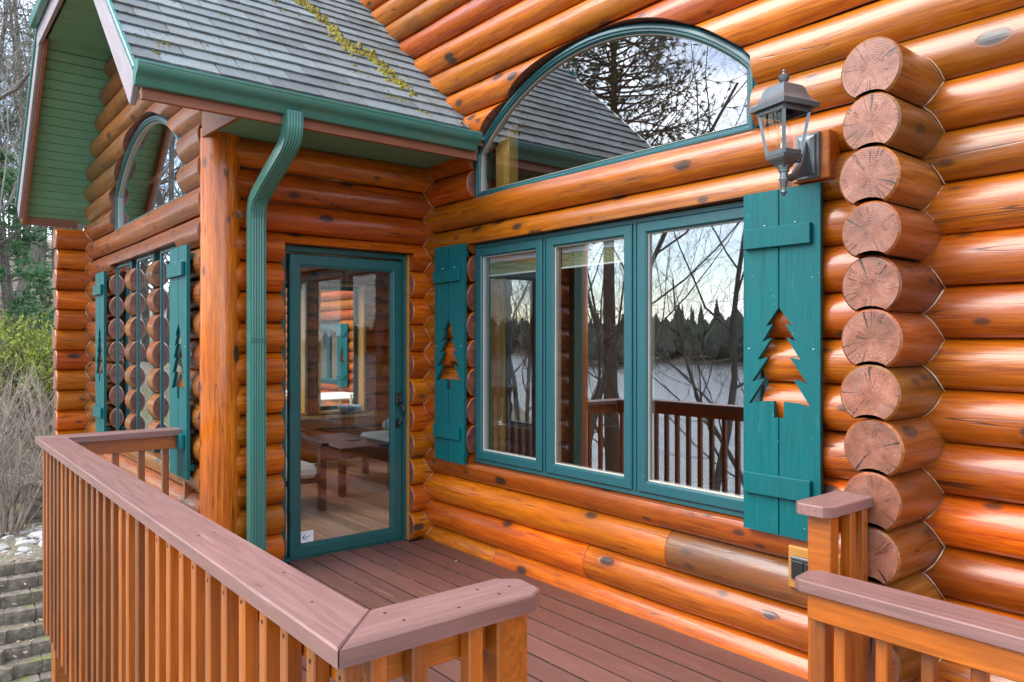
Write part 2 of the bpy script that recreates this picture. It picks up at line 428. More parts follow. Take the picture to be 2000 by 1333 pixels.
M['ink'] = plain('label_ink', (0.03, 0.035, 0.08), 0.6)
M['oak'] = timber('oak_block', (0.46, 0.20, 0.035), 0.45, 0, 0.1, 0.3)
M['outlet'] = plain('grey_outlet_cover', (0.055, 0.06, 0.065), 0.35, 20, 0.1)

# ------------------------------------------------------------------ mesh helpers
WLOC = {}

class MB:
    def __init__(self):
        self.v, self.f, self.mi = [], [], []
    def add(self, verts, faces, mi=0):
        b = len(self.v)
        self.v.extend([tuple(p) for p in verts])
        for f in faces:
            self.f.append(tuple(i + b for i in f)); self.mi.append(mi)
        return self
    def box(self, x0, x1, y0, y1, z0, z1, mi=0, bev=0.0):
        if bev <= 0:
            vs = [(x, y, z) for x in (x0, x1) for y in (y0, y1) for z in (z0, z1)]
            fs = [(0, 1, 3, 2), (4, 6, 7, 5), (0, 4, 5, 1), (2, 3, 7, 6), (0, 2, 6, 4), (1, 5, 7, 3)]
            return self.add(vs, fs, mi)
        b = min(bev, (x1 - x0) * .45, (y1 - y0) * .45, (z1 - z0) * .45)
        bm = bmesh.new()
        bmesh.ops.create_cube(bm, size=1)
        for vv in bm.verts:
            vv.co = Vector(((x0 + x1) / 2 + vv.co.x * (x1 - x0), (y0 + y1) / 2 + vv.co.y * (y1 - y0), (z0 + z1) / 2 + vv.co.z * (z1 - z0)))
        bmesh.ops.bevel(bm, geom=bm.edges[:], offset=b, segments=1, affect='EDGES')
        self.addbm(bm, mi)
        return self
    def addbm(self, bm, mi=0, mat=None):
        bm.verts.index_update()
        vs = [(mat @ v.co if mat else v.co.copy()) for v in bm.verts]
        self.add(vs, [[v.index for v in f.verts] for f in bm.faces], mi)
        bm.free()
    def obox(self, c, ax, ay, az, hx, hy, hz, mi=0):
        """box with given axes"""
        c = Vector(c); ax = Vector(ax).normalized(); ay = Vector(ay).normalized(); az = Vector(az).normalized()
        vs = [c + ax * hx * i + ay * hy * j + az * hz * k for i in (-1, 1) for j in (-1, 1) for k in (-1, 1)]
        fs = [(0, 1, 3, 2), (4, 6, 7, 5), (0, 4, 5, 1), (2, 3, 7, 6), (0, 2, 6, 4), (1, 5, 7, 3)]
        return self.add(vs, fs, mi)
    def tube(self, pts, radii, n=6, mi=0, cap=True):
        pts = [Vector(p) for p in pts]
        rings = []
        up = Vector((0.13, 0.21, 0.97)).normalized()
        for i, p in enumerate(pts):
            d = (pts[min(i + 1, len(pts) - 1)] - pts[max(i - 1, 0)])
            d = d.normalized() if d.length > 1e-9 else Vector((0, 0, 1))
            a = d.cross(up)
            if a.length < 0.08: a = d.cross(Vector((1, 0, 0)))
            a.normalize(); b = d.cross(a)
            r = radii[i]
            rings.append([p + (a * math.cos(2 * math.pi * k / n) + b * math.sin(2 * math.pi * k / n)) * r for k in range(n)])
        vs = [q for ring in rings for q in ring]
        fs = []
        for i in range(len(pts) - 1):
            for k in range(n):
                fs.append((i * n + k, i * n + (k + 1) % n, (i + 1) * n + (k + 1) % n, (i + 1) * n + k))
        if cap:
            fs.append(tuple(range(n))[::-1]); fs.append(tuple((len(pts) - 1) * n + k for k in range(n)))
        return self.add(vs, fs, mi)
    def lathe(self, c, prof, n=20, mi=0, sx=1, sy=1, rot=0.0):
        """profile list of (radius, z) about vertical axis through c"""
        vs, fs = [], []
        for (r, z) in prof:
            for k in range(n):
                a = 2 * math.pi * k / n + rot
                vs.append((c[0] + r * math.cos(a) * sx, c[1] + r * math.sin(a) * sy, c[2] + z))
        for i in range(len(prof) - 1):
            for k in range(n):
                fs.append((i * n + k, i * n + (k + 1) % n, (i + 1) * n + (k + 1) % n, (i + 1) * n + k))
        fs.append(tuple(range(n))[::-1]); fs.append(tuple((len(prof) - 1) * n + k for k in range(n)))
        return self.add(vs, fs, mi)
    def poly_xz(self, pts, y0, y1, mi=0):
        """closed xz polygon (may be concave) extruded from y0 to y1"""
        bm = bmesh.new()
        a = [bm.verts.new((p[0], y0, p[1])) for p in pts]
        b = [bm.verts.new((p[0], y1, p[1])) for p in pts]
        n = len(pts)
        fa = bm.faces.new(a); fb = bm.faces.new(b[::-1])
        for i in range(n):
            bm.faces.new((a[(i + 1) % n], a[i], b[i], b[(i + 1) % n]))
        bmesh.ops.recalc_face_normals(bm, faces=bm.faces)
        bmesh.ops.triangulate(bm, faces=[fa, fb])
        self.addbm(bm, mi)
        return self

def mesh_of(name, mb, mats, smooth=True, angle=35):
    me = bpy.data.meshes.new(name)
    me.from_pydata([tuple(v) for v in mb.v], [], mb.f)
    for m in (mats if isinstance(mats, (list, tuple)) else [mats]):
        me.materials.append(m)
    me.polygons.foreach_set('material_index', mb.mi)
    if smooth:
        me.polygons.foreach_set('use_smooth', [True] * len(me.polygons))
    me.update()
    if smooth:
        me.set_sharp_from_angle(angle=R(angle))
    return me

def put(name, me, parent=None, loc=(0, 0, 0), rot=None):
    """link a mesh object at a world location, parented without rotation"""
    o = bpy.data.objects.new(name, me)
    COL.objects.link(o)
    loc = Vector(loc)
    if parent is not None:
        o.parent = parent
        o.location = loc - WLOC[parent.name]
    else:
        o.location = loc
    if rot: o.rotation_euler = rot
    WLOC[o.name] = loc
    return o

def part(name, mb, mats, parent, origin=None, smooth=True, angle=35):
    """mesh given in world coordinates; its origin goes to `origin` or its lowest centre"""
    if origin is None:
        xs = [v[0] for v in mb.v]; ys = [v[1] for v in mb.v]; zs = [v[2] for v in mb.v]
        origin = ((min(xs) + max(xs)) / 2, (min(ys) + max(ys)) / 2, (min(zs) + max(zs)) / 2)
    q = Vector(origin)
    mb.v = [tuple(Vector(v) - q) for v in mb.v]
    return put(name, mesh_of(name, mb, mats, smooth, angle), parent, q)

def tag(o, label, cat, group=None, kind=None):
    if label: o['label'] = label
    if cat: o['category'] = cat
    if group: o['group'] = group
    if kind: o['kind'] = kind
    return o

def empty(name, loc, parent=None):
    o = bpy.data.objects.new(name, None)
    o.empty_display_size = 0.2
    COL.objects.link(o)
    loc = Vector(loc)
    if parent is not None:
        o.parent = parent; o.location = loc - WLOC[parent.name]
    else:
        o.location = loc
    WLOC[o.name] = loc
    return o

def thing(name, label, cat, loc, group=None):
    return tag(empty(name, loc), label, cat, group)

def copy_tree(o, loc, label=None, rot=0.0, scale=1.0):
    c = o.copy(); COL.objects.link(c)
    c.location = loc; c.rotation_euler = (0, 0, rot); c.scale = (scale,) * 3
    if label: c['label'] = label
    WLOC[c.name] = Vector(loc)
    for ch in list(o.children):
        k = ch.copy(); COL.objects.link(k); k.parent = c
        for g in list(ch.children):
            q = g.copy(); COL.objects.link(q); q.parent = k
    return c

rng = random.Random(11)

# ------------------------------------------------------------------ logs
PITCH, LR = 0.2, 0.114
def log_profile(r=LR, cope=True, n=15):
    """front half bottom to top, then back half top to bottom; symmetric"""
    pts = []
    for i in range(n):
        a = -math.pi / 2 + math.pi * i / (n - 1)
        y, z = -r * math.cos(a), r * math.sin(a)
        if cope:
            d = math.hypot(y, z + PITCH)
            if d < r + 0.005:
                k = (r + 0.005) / max(d, 1e-6)
                y, z = y * k, -PITCH + (z + PITCH) * k
        pts.append((y, z))
    back = [(-y, z) for (y, z) in pts[::-1]]
    return pts, back

def log_mesh(xa, xb, zc, x0f=None, x1f=None, notches=(), r=LR, seed=0, fine=None, bev=0.005, cope=True, n=15):
    """log along local X from xa to xb centred on (0,0); x0f/x1f(z_world)->end position; notches: (x0,x1,zlo,zhi)"""
    rr = random.Random(seed)
    fr, bk = log_profile(r, cope, n)
    prof = fr + bk
    m = len(prof)
    ph = [rr.uniform(0, 6.28) for _ in range(6)]
    dia = rr.uniform(0.975, 1.02)
    L_ = max(xb - xa, 0.01)
    ns = max(2, int(L_ / (fine or 0.22)))
    xs = [xa + L_ * i / ns for i in range(ns + 1)]
    for (a, b, lo, hi) in notches:
        for q in (a, b):
            if xa < q < xb: xs += [q - 0.0005, q + 0.0005]
    xs += [xa + bev, xb - bev]
    xs = sorted(xs)
    verts, faces = [], []
    for i, x in enumerate(xs):
        t = (x - xa) / L_
        for j, (y, z) in enumerate(prof):
            wob = dia + 0.014 * math.sin(x * 2.3 + ph[0]) + 0.010 * math.sin(x * 6.1 + ph[1] + 2 * math.atan2(z, y))
            dy = 0.0025 * math.sin(x * 1.3 + ph[2]); dz = 0.002 * math.sin(x * 1.7 + ph[3])
            endk = 1.0
            if i == 0 or i == len(xs) - 1: endk = 1 - bev / r
            yy, zz = y * wob * endk + dy, z * wob * endk + dz
            zw = zc + zz
            a0 = x0f(zw) if x0f else xa
            a1 = x1f(zw) if x1f else xb
            if a1 < a0: a0 = a1 = (a0 + a1) / 2
            for (na, nb, lo, hi) in notches:
                if na < x < nb: zz = min(max(zz, lo - zc), hi - zc)
            verts.append((a0 + (a1 - a0) * t, yy, zz))
    for i in range(len(xs) - 1):
        for j in range(m):
            k = (j + 1) % m
            faces.append((i * m + j, i * m + k, (i + 1) * m + k, (i + 1) * m + j))
    mb = MB()
    mb.add(verts, faces, 0)
    h = len(fr)
    for base, flip in ((0, False), ((len(xs) - 1) * m, True)):
        cv = [verts[base + j] for j in range(m)]
        cf = []
        for j in range(h - 1):
            q = (j, j + 1, m - 2 - j, m - 1 - j)
            cf.append(q[::-1] if flip else q)
        mb.add(cv, cf, 1)
    return mb

def add_log(parent, xa, xb, pos, zc, along='x', mats=None, **kw):
    """a log as its own object. along x: pos is y of the axis; along y: pos is x of the axis"""
    kw.setdefault('seed', rng.randrange(10 ** 6))
    mb = log_mesh(xa, xb, zc, **kw)
    mid = (xa + xb) / 2
    mb.v = [(x - mid, y, z) for (x, y, z) in mb.v]
    me = mesh_of('log', mb, mats or [M['log'], M['cut']], True, 38)
    if along == 'x':
        return put('log', me, parent, (mid, pos, zc))
    return put('log', me, parent, (pos, mid, zc), (0, 0, R(90)))

MY, DX, GY = 3.198, -4.937, 1.573           # wall axes: main wall y, porch wall x, gable wall y
MZ = lambda k: 0.19 + PITCH * k             # courses of the x-running walls
DZ = lambda k: 0.10 + PITCH * k             # courses of the y-running walls
cabin = thing('log_cabin', 'varnished orange log cabin with green trim and shingled porch roof above the deck', 'house', (-4.9, 3.2, 0))

def arch_fn(xl, xr, zs, zt):
    xm, h, s = (xl + xr) / 2, (xr - xl) / 2, zt - zs
    rad = (h * h + s * s) / (2 * s)
    zc_ = zt - rad
    def left(z):
        if z <= zs: return xl
        if z >= zt: return xm
        return max(xl, xm - math.sqrt(max(rad * rad - (z - zc_) ** 2, 0)))
    def right(z):
        return 2 * xm - left(z)
    def outline(n=26):
        a0 = math.asin(h / rad)
        return [(xm + rad * math.sin(a), zc_ + rad * math.cos(a)) for a in [a0 - 2 * a0 * i / n for i in range(n + 1)]]
    return left, right, outline

# --- main wall (along x)
main_wall = empty('log_wall', (-2, MY, 0), cabin)
main_wall['label'] = 'log wall holding the triple window and the arched window'
WX0, WX1, WZ0, WZ1 = -4.312, -1.985, 0.634, 2.160
A_l, A_r, A_out = arch_fn(-4.312, -2.05, 2.817, 3.285)
ROOF = lambda x: 2.915 + 0.9 * (-4.25 - x)   # porch roof surface
XR = 2.2
for k in range(-2, 25):
    z = MZ(k)
    if z > 5.1: break
    xl = -4.98
    if z > 2.7:
        xl = max(-6.9, -4.25 - (z - 2.915) / 0.9 - 0.55)
    if z < 3.0: xl = min(xl, -4.98)
    mats = [M['log'], M['cut']]
    if k == -1:
        add_log(main_wall, xl, -4.033, MY, z); add_log(main_wall, -4.029, XR, MY, z, mats=[M['log'], M['cut']])
    elif k == 0:
        add_log(main_wall, xl, -3.162, MY, z); add_log(main_wall, -3.157, XR, MY, z)
    elif k == 1:
        add_log(main_wall, xl, -2.552, MY, z); add_log(main_wall, -2.548, -1.3, MY, z, mats=[M['log_grey'], M['cut']]); add_log(main_wall, -1.3, XR, MY, z)
    elif k == 2:
        add_log(main_wall, xl, XR, MY, z, notches=[(WX0, WX1, -9, WZ0 - 0.004)])
    elif 3 <= k <= 9:
        add_log(main_wall, xl, WX0, MY, z); add_log(main_wall, WX1, XR, MY, z)
    elif k == 10:
        add_log(main_wall, xl, XR, MY, z, notches=[(WX0, WX1, WZ1 + 0.004, 9)])
    elif 12 <= k <= 15:
        add_log(main_wall, xl, -3.2, MY, z, x1f=A_l, x0f=lambda q, a=xl: a, n=25, fine=0.1)
        add_log(main_wall, -3.2, XR, MY, z, x0f=A_r, x1f=lambda q: XR, n=25, fine=0.1)
    else:
        add_log(main_wall, xl, XR, MY, z)

# --- porch wall with the door (along y)
door_wall = empty('log_wall', (DX, 2.4, 0), cabin)
door_wall['label'] = 'short log wall holding the glass porch door'
DY0, DY1, DZT = 1.978, 2.968, 2.135
for k in range(-3, 14):
    z = DZ(k)
    if k < 0:
        add_log(door_wall, 1.62, 3.2, DX, z, 'y', notches=[(1.0, 3.3, -9, -0.04)])
    elif k < 10:
        add_log(door_wall, 1.62, DY0, DX, z, 'y'); add_log(door_wall, DY1, 3.19, DX, z, 'y')
    elif k == 10:
        add_log(door_wall, 1.62, 3.19, DX, z, 'y', notches=[(DY0, DY1, DZT, 9)])
    else:
        add_log(door_wall, 1.62, 3.19, DX, z, 'y')

# --- gable wall (along x)
gable = empty('log_wall', (-6.7, GY, 0), cabin)
gable['label'] = 'gable end log wall with three narrow windows and an arched window'
GW = [(-7.525, -6.94), (-6.77, -6.22), (-6.05, -5.46)]
G_l, G_r, G_out = arch_fn(-7.55, -5.42, 2.80, 3.25)
browns = [M['log_brown'], M['cut']]
for k in range(-5, 21):
    z = MZ(k)
    xa, xb = -8.72, -4.95
    if z > 2.72:
        xa = max(xa, -9.18 + (z - 2.72) / 0.9)
        xb = min(xb, -4.22 - (z - 2.72) / 0.9)
    if xb - xa < 0.3 or z > 4.4: continue
    if k == 2:
        add_log(gable, xa, xb, GY, z, mats=browns, notches=[(GW[0][0], GW[2][1], -9, WZ0 - 0.004)])
    elif 3 <= k <= 9:
        add_log(gable, xa, GW[0][0], GY, z, mats=browns)
        add_log(gable, GW[0][1], GW[1][0], GY, z, mats=browns)
        add_log(gable, GW[1][1], GW[2][0], GY, z, mats=browns)
        add_log(gable, GW[2][1], xb, GY, z, mats=browns)
    elif k == 10:
        add_log(gable, xa, xb, GY, z, mats=browns, notches=[(GW[0][0], GW[2][1], WZ1 + 0.004, 9)])
    elif 12 <= k <= 15:
        add_log(gable, xa, -6.4, GY, z, x1f=G_l, x0f=lambda q, a=xa: a, n=25, fine=0.1, mats=browns)
        add_log(gable, -5.6, xb, GY, z, x0f=G_r, x1f=lambda q, b=xb: b, n=25, fine=0.1, mats=browns)
    else:
        add_log(gable, xa, xb, GY, z, mats=browns)

# --- protruding cross-wall log ends
stack_r = empty('log_stack', (-1.337, 2.9, 0), cabin)
stack_r['label'] = 'stack of sawn log ends jutting out beside the lantern'
for k in range(-2, 13):
    z = 0.09 + PITCH * k
    add_log(stack_r, 2.78 + rng.uniform(-.008, .008), 3.22, -1.337 + rng.uniform(-.006, .006), z, 'y', mats=[M['log_brown'], M['end']], bev=0.008, n=19)
stack_l = empty('log_stack', (-8.72, 1.4, 0), cabin)
stack_l['label'] = 'stack of log ends at the far corner of the gable wall'
for k in range(-5, 13):
    z = 0.09 + PITCH * k
    add_log(stack_l, 1.2 + rng.uniform(-.01, .01), 1.7, -8.70, z, 'y', mats=[M['log'], M['end']], bev=0.008)

# --- pale caulk in the corner joints
def caulk(parent, xd, offd, ym, offm, z0, z1, sx=1):
    mb = MB(); pts = []
    n = int((z1 - z0) / .0125)
    for i in range(n + 1):
        z = z0 + (z1 - z0) * i / n
        dm = (z - offm + .1) % PITCH - .1; dd = (z - offd + .1) % PITCH - .1
        pts.append((xd + sx * (math.sqrt(LR ** 2 - dd ** 2) + .001), ym - math.sqrt(LR ** 2 - dm ** 2) - .001, z))
    mb.tube(pts, [.0012 + .0022 * abs(math.sin(i * .37) * math.sin(i * .113 + 1)) for i in range(n + 1)], 4)
    o = part('caulk', mb, M['caulk'], parent)
    return o
M['caulk'] = plain('old_caulk', (0.55, 0.42, 0.30), 0.7, 30, 0.3)
caulk(door_wall, DX, .10, MY, .19, 0.0, 2.78)
caulk(stack_r, -1.337, .09, MY, .19, -.1, 2.58)
caulk(stack_l, -8.70, .09, GY, .19, -.3, 2.58)

# --- corner post
mb = MB()
pn = 28
prof = []
for i in range(15):
    z = -0.35 + 3.17 * i / 14
    prof.append((0.123 * (1 + 0.012 * math.sin(z * 2.1) + 0.006 * math.sin(z * 5.3 + 1)), z))
mb.lathe((0, 0, 0), prof, pn)
mb.v = [(z, y, -x) for (x, y, z) in mb.v]      # grain axis = local X, stand it up by rotation
post = put('log_post', mesh_of('log_post', mb, [M['log']], True), cabin, (-4.93, 1.595, 0), (0, R(-90), 0))
# a long drying crack down the post
mb = MB()
pp = []
for i in range(26):
    z = 0.7 + i * 0.083
    a = R(-52 + 5 * math.sin(z * 1.7) + 2 * math.sin(z * 7))
    pp.append((0.1262 * math.cos(a), 0.1262 * math.sin(a), z))
mb.tube([(-4.93 + p[0], 1.595 + p[1], p[2]) for p in pp], [0.0018 + 0.0030 * abs(math.sin(i * 0.31)) for i in range(26)], 4)
part('crack', mb, M['black'], post)

# ------------------------------------------------------------------ windows
def offset_poly(pts, d):
    """inset a closed polygon (counter-clockwise in x,z seen from -y) by d"""
    n = len(pts); out = []
    area = sum(pts[i][0] * pts[(i + 1) % n][1] - pts[(i + 1) % n][0] * pts[i][1] for i in range(n))
    sg = 1 if area > 0 else -1
    for i in range(n):
        p0, p1, p2 = Vector(pts[i - 1]), Vector(pts[i]), Vector(pts[(i + 1) % n])
        e1 = (p1 - p0).normalized(); e2 = (p2 - p1).normalized()
        n1 = Vector((-e1.y, e1.x)) * sg; n2 = Vector((-e2.y, e2.x)) * sg
        b = n1 + n2
        b = b / max(b.length_squared / 2, 0.2)
        out.append((p1.x + b.x * d, p1.y + b.y * d))
    return out

def ring_frame(pts, prof, axis='y', mi=0):
    """sweep (inset, depth) profile round polygon pts; closed section"""
    mb = MB()
    loops = [[(p[0], dep, p[1]) for p in offset_poly(pts, ins)] for ins, dep in prof]
    n = len(pts); k = len(prof)
    vs = [q for l in loops for q in l]
    fs = []
    for a in range(k):
        b = (a + 1) % k
        for i in range(n):
            j = (i + 1) % n
            fs.append((a * n + i, a * n + j, b * n + j, b * n + i))
    if axis == 'x':
        vs = [(dep, a, z) for (a, dep, z) in vs]
    mb.add(vs, fs, mi)
    return mb

def rect(a0, a1, z0, z1):
    return [(a0, z0), (a1, z0), (a1, z1), (a0, z1)]

def fprof(w, front, depth, ch=0.006, lip=0.010):
    return [(0, front + depth), (0, front + ch), (ch, front), (w - lip, front), (w - lip * 0.5, front + ch * 1.2), (w, front + ch * 1.6), (w, front + depth)]

def pane_mesh(pts, dep, axis='y'):
    mb = MB()
    vs = [(p[0], dep, p[1]) if axis == 'y' else (dep, p[0], p[1]) for p in pts]
    mb.add(vs, [tuple(range(len(pts)))])
    return mb

win = ring_frame(rect(WX0 + .006, WX1 - .006, WZ0, WZ1), fprof(0.030, 3.150, 0.11, .004, .004))
for mx in (-3.560, -2.808):
    win.box(mx - 0.020, mx + 0.020, 3.150, 3.26, WZ0 + .028, WZ1 - .028)
    win.box(mx - 0.005, mx + 0.005, 3.144, 3.1495, WZ0 + .028, WZ1 - .028)
win = part('window', win, M['frame'], cabin)
win['label'] = 'wide three-pane window in teal frames'
units = [(-4.276, -3.583), (-3.537, -2.831), (-2.785, -2.020)]
for i, (a, b) in enumerate(units):
    z0, z1 = WZ0 + 0.030, WZ1 - 0.030
    ins = 0.062
    part('sash', ring_frame(rect(a, b, z0, z1), fprof(ins, 3.136, 0.075)), M['frame'], win)
    part('gasket', ring_frame(rect(a + ins, b - ins, z0 + ins, z1 - ins), [(0, 3.20), (0, 3.154), (0.002, 3.152), (0.006, 3.154), (0.006, 3.20)]), M['cream'], win)
    g = pane_mesh(rect(a + ins + .004, b - ins - .004, z0 + ins + .004, z1 - ins - .004), 3.166)
    p = part('pane', g, M['glass'], win, smooth=False)
    p.rotation_euler = (R((0.25, -0.15, 0.1)[i]), 0, R((-0.3, 0.25, 0.0)[i]))
for (a, b) in ((-4.205, -3.652), (-3.466, -2.905)):
    mb = MB()
    mb.box(a, b, 3.205, 3.235, 2.030, 2.068)
    bl = part('blind', mb, M['white'], win)
    for q in range(9):
        mb = MB()
        mb.box(a + .004, b - .004, 3.200, 3.232, 1.944 + q * 0.0094, 1.9505 + q * 0.0094)
        part('slat', mb, M['bamboo'], bl)
    mb = MB(); mb.box(a, b, 3.198, 3.234, 1.934, 1.942)
    part('bottom_rail', mb, M['white'], bl)
# pine lining of the opening, inside
mb = ring_frame(rect(WX0 + .006, WX1 - .006, WZ0, WZ1), [(0, 3.262), (0.035, 3.262), (0.035, 3.40), (0, 3.40)])
part('window_lining', mb, M['jamb'], win)

# arched window of the main wall
def arch_window(out_fn, xl, xr, zb, front, label):
    pts = [(xl + .005, zb), (xr - .005, zb)] + [(max(min(q[0], xr - .005), xl + .005), q[1] - .006) for q in out_fn()]
    fr = ring_frame(pts, fprof(0.058, front, 0.10, .012, .012))
    w = part('arched_window', fr, M['frame'], cabin)
    w['label'] = label
    part('bead', ring_frame(offset_poly(pts, 0.016), [(0, front + .03), (0, front - .006), (.004, front - .008), (.016, front - .008), (.020, front - .004), (.020, front + .03)]), M['frame'], w)
    part('gasket', ring_frame(offset_poly(pts, 0.058), [(0, front + .06), (0, front + .016), (.001, front + .014), (.003, front + .016), (.003, front + .06)]), M['cream'], w)
    part('pane', pane_mesh(offset_poly(pts, 0.060), front + .03), M['glass'], w, smooth=False)
    return w
aw = arch_window(A_out, -4.312, -2.05, 2.470, 3.148, 'big half-round window above the triple window')
mb = MB(); mb.box(-4.20, -4.05, 3.255, 3.33, 2.50, 3.02)
part('lining', mb, M['jamb'], aw)

# gable windows
for i, (a, b) in enumerate(GW):
    w = part('window', ring_frame(rect(a + .004, b - .004, WZ0, WZ1), fprof(0.010, 1.514, 0.10, .002, .002)), M['frame'], cabin)
    w['label'] = 'narrow gable window between log ends'
    part('sash', ring_frame(rect(a + .0145, b - .0145, WZ0 + .011, WZ1 - .011), fprof(0.020, 1.510, 0.06, .003, .004)), M['frame'], w)
    part('pane', pane_mesh(rect(a + .036, b - .036, WZ0 + .032, WZ1 - .032), 1.522), M['glass'], w, smooth=False)
arch_window(G_out, -7.55, -5.42, 2.440, 1.512, 'half-round window high in the gable')

# ------------------------------------------------------------------ porch door
door = part('door', ring_frame(rect(DY0 + .006, DY1 - .006, -0.02, DZT - .004), [(0, -5.02), (0, -4.918), (.004, -4.914), (.036, -4.914), (.038, -4.918), (.038, -5.02)], 'x'), M['door'], cabin)
door['label'] = 'glass door in a dark teal frame'
dp = [(0, -4.955), (0, -4.912), (.004, -4.908), (.066, -4.908), (.072, -4.914), (.078, -4.914), (.084, -4.922), (.084, -4.955)]
leaf = part('door_panel', ring_frame(rect(2.046, 2.916, 0.012, 2.076), dp, 'x'), M['door'], door)
part('pane', pane_mesh(rect(2.126, 2.836, 0.094, 1.996), -4.928, 'x'), M['glass_door'], door, smooth=False)
mb = MB()
mb.box(-4.918, -4.89, DY1 - .012, DY1 + .002, 0.0, DZT - .006)
part('door_trim', mb, M['oak'], door)
mb = MB()
mb.box(-4.906, -4.880, 2.852, 2.904, 1.020, 1.100, bev=.006)
lock = part('keypad_lock', mb, M['black'], door)
for i in range(3):
    for j in range(2):
        mb = MB(); mb.box(-4.8785, -4.873, 2.861 + j * .021, 2.874 + j * .021, 1.072 - i * .016, 1.082 - i * .016, bev=.002)
        part('key', mb, M['outlet'], lock)
mb = MB()
mb.tube([(-4.90, 2.885, 1.01), (-4.865, 2.898, 1.00), (-4.852, 2.905, 0.965), (-4.858, 2.897, 0.925), (-4.872, 2.880, 0.895), (-4.868, 2.868, 0.872), (-4.895, 2.866, 0.860)], [.010, .010, .009, .009, .009, .010, .008], 8)
mb.box(-4.906, -4.898, 2.852, 2.884, 0.845, 0.905, bev=.003)
part('handle', mb, M['black'], door)
for hz in (0.25, 1.05, 1.86):
    mb = MB(); mb.tube([(-4.903, 2.044, hz), (-4.903, 2.044, hz + .09)], [.007, .007], 8)
    part('hinge', mb, M['black'], door)
mb = MB(); mb.box(-4.9275, -4.9262, 2.128, 2.222, 0.104, 0.182)
lab = part('sticker', mb, M['white'], door)
mb = MB()
X_ = -4.9245
def stroke(mb, a, b, w):
    (y0, z0), (y1, z1) = a, b
    d = Vector((0, y1 - y0, z1 - z0)); q = d.normalized(); s = Vector((0, -q.z, q.y)) * w
    p0 = Vector((X_, y0, z0)); p1 = Vector((X_, y1, z1))
    mb.add([p0 - s, p1 - s, p1 + s, p0 + s], [(0, 1, 2, 3)])
for a, b, w in (((2.146, .128), (2.146, .150), .0022), ((2.148, .140), (2.163, .160), .0022), ((2.148, .140), (2.156, .130), .0022), ((2.156, .130), (2.172, .124), .0016),
                ((2.163, .143), (2.173, .143), .001), ((2.163, .143), (2.163, .137), .001), ((2.163, .137), (2.172, .136), .001), ((2.163, .140), (2.173, .140), .0008),
                ((2.176, .137), (2.176, .144), .001), ((2.176, .144), (2.182, .144), .001), ((2.185, .137), (2.185, .145), .001), ((2.185, .145), (2.190, .145), .001),
                ((2.194, .138), (2.194, .147), .001), ((2.197, .138), (2.197, .148), .0012)):
    stroke(mb, a, b, w)
part('lettering', mb, M['ink'], lab, smooth=False)

# ------------------------------------------------------------------ porch roof
SL = math.atan(0.9)
RIDGE_X, RIDGE_Z = -6.7, 2.915 + 0.9 * 2.45
YR0, YR1 = 0.935, 3.165
EAVE_X = -4.20
roof = MB()
def slab(pts, th):
    """sloped slab: pts on the upper face, thickness downwards"""
    n = len(pts)
    up = pts; dn = [(p[0], p[1], p[2] - th) for p in pts]
    roof.add(up + dn, [tuple(range(n)), tuple(range(n, 2 * n))[::-1]] + [(i, (i + 1) % n, n + (i + 1) % n, n + i)[::-1] for i in range(n)])
HX = 0.95      # half width of the clipped gable eave
zh = RIDGE_Z - 0.9 * HX
yh = YR0 + 0.95
dz = 0.014
slab([(EAVE_X - .01, YR0 + .02, ROOF(EAVE_X - .01) - dz), (EAVE_X - .01, YR1, ROOF(EAVE_X - .01) - dz), (RIDGE_X, YR1, RIDGE_Z - dz), (RIDGE_X, yh, RIDGE_Z - dz), (RIDGE_X + HX, YR0 + .02, zh - dz)], 0.03)
fx = 2 * RIDGE_X - EAVE_X
slab([(fx + .01, YR1 + 3, ROOF(EAVE_X - .01) - dz), (fx + .01, YR0 + .02, ROOF(EAVE_X - .01) - dz), (RIDGE_X - HX, YR0 + .02, zh - dz), (RIDGE_X, yh, RIDGE_Z - dz), (RIDGE_X, YR1 + 3, RIDGE_Z - dz)], 0.03)
slab([(RIDGE_X - HX, YR0, zh - dz), (RIDGE_X + HX, YR0, zh - dz), (RIDGE_X, yh, RIDGE_Z - dz)], 0.03)
roof = part('roof', roof, M['dark'], cabin, smooth=False)
roof['label'] = 'porch roof with grey-green asphalt shingles and moss'
# shingles, one by one
EXP, TW = 0.140, 0.305
sl_len = (EAVE_X - RIDGE_X) / math.cos(SL)
ax_dn = Vector((math.cos(SL), 0, -math.sin(SL)))
ax_n = Vector((math.sin(SL), 0, math.cos(SL)))
sh_meshes = []
for v in range(6):
    mb = MB()
    r_ = random.Random(v)
    w = TW - 0.006
    th = 0.009
    # local: x down slope 0..len, y along the course, z normal; slightly ragged lower edge
    ny = 6
    le = EXP + 0.045
    vs, fs = [], []
    for j in range(ny + 1):
        y = -w / 2 + w * j / ny
        low = le + r_.uniform(-.003, .003)
        lift = r_.uniform(0.0, .004)
        vs += [(0, y, 0.002), (low * .7, y, 0.004 + th * .6), (low, y, 0.004 + th + lift), (low, y, 0.001 + lift)]
    for j in range(ny):
        a = j * 4; b = a + 4
        fs += [(a, a + 1, b + 1, b), (a + 1, a + 2, b + 2, b + 1), (a + 2, a + 3, b + 3, b + 2)]
    fs += [(0, 3, 2, 1), (ny * 4, ny * 4 + 1, ny * 4 + 2, ny * 4 + 3)]
    mb.add(vs, fs)
    sh_meshes.append(mesh_of('shingle', mb, M['shingle'], True, 40))
rest = MB()
cnt = 0
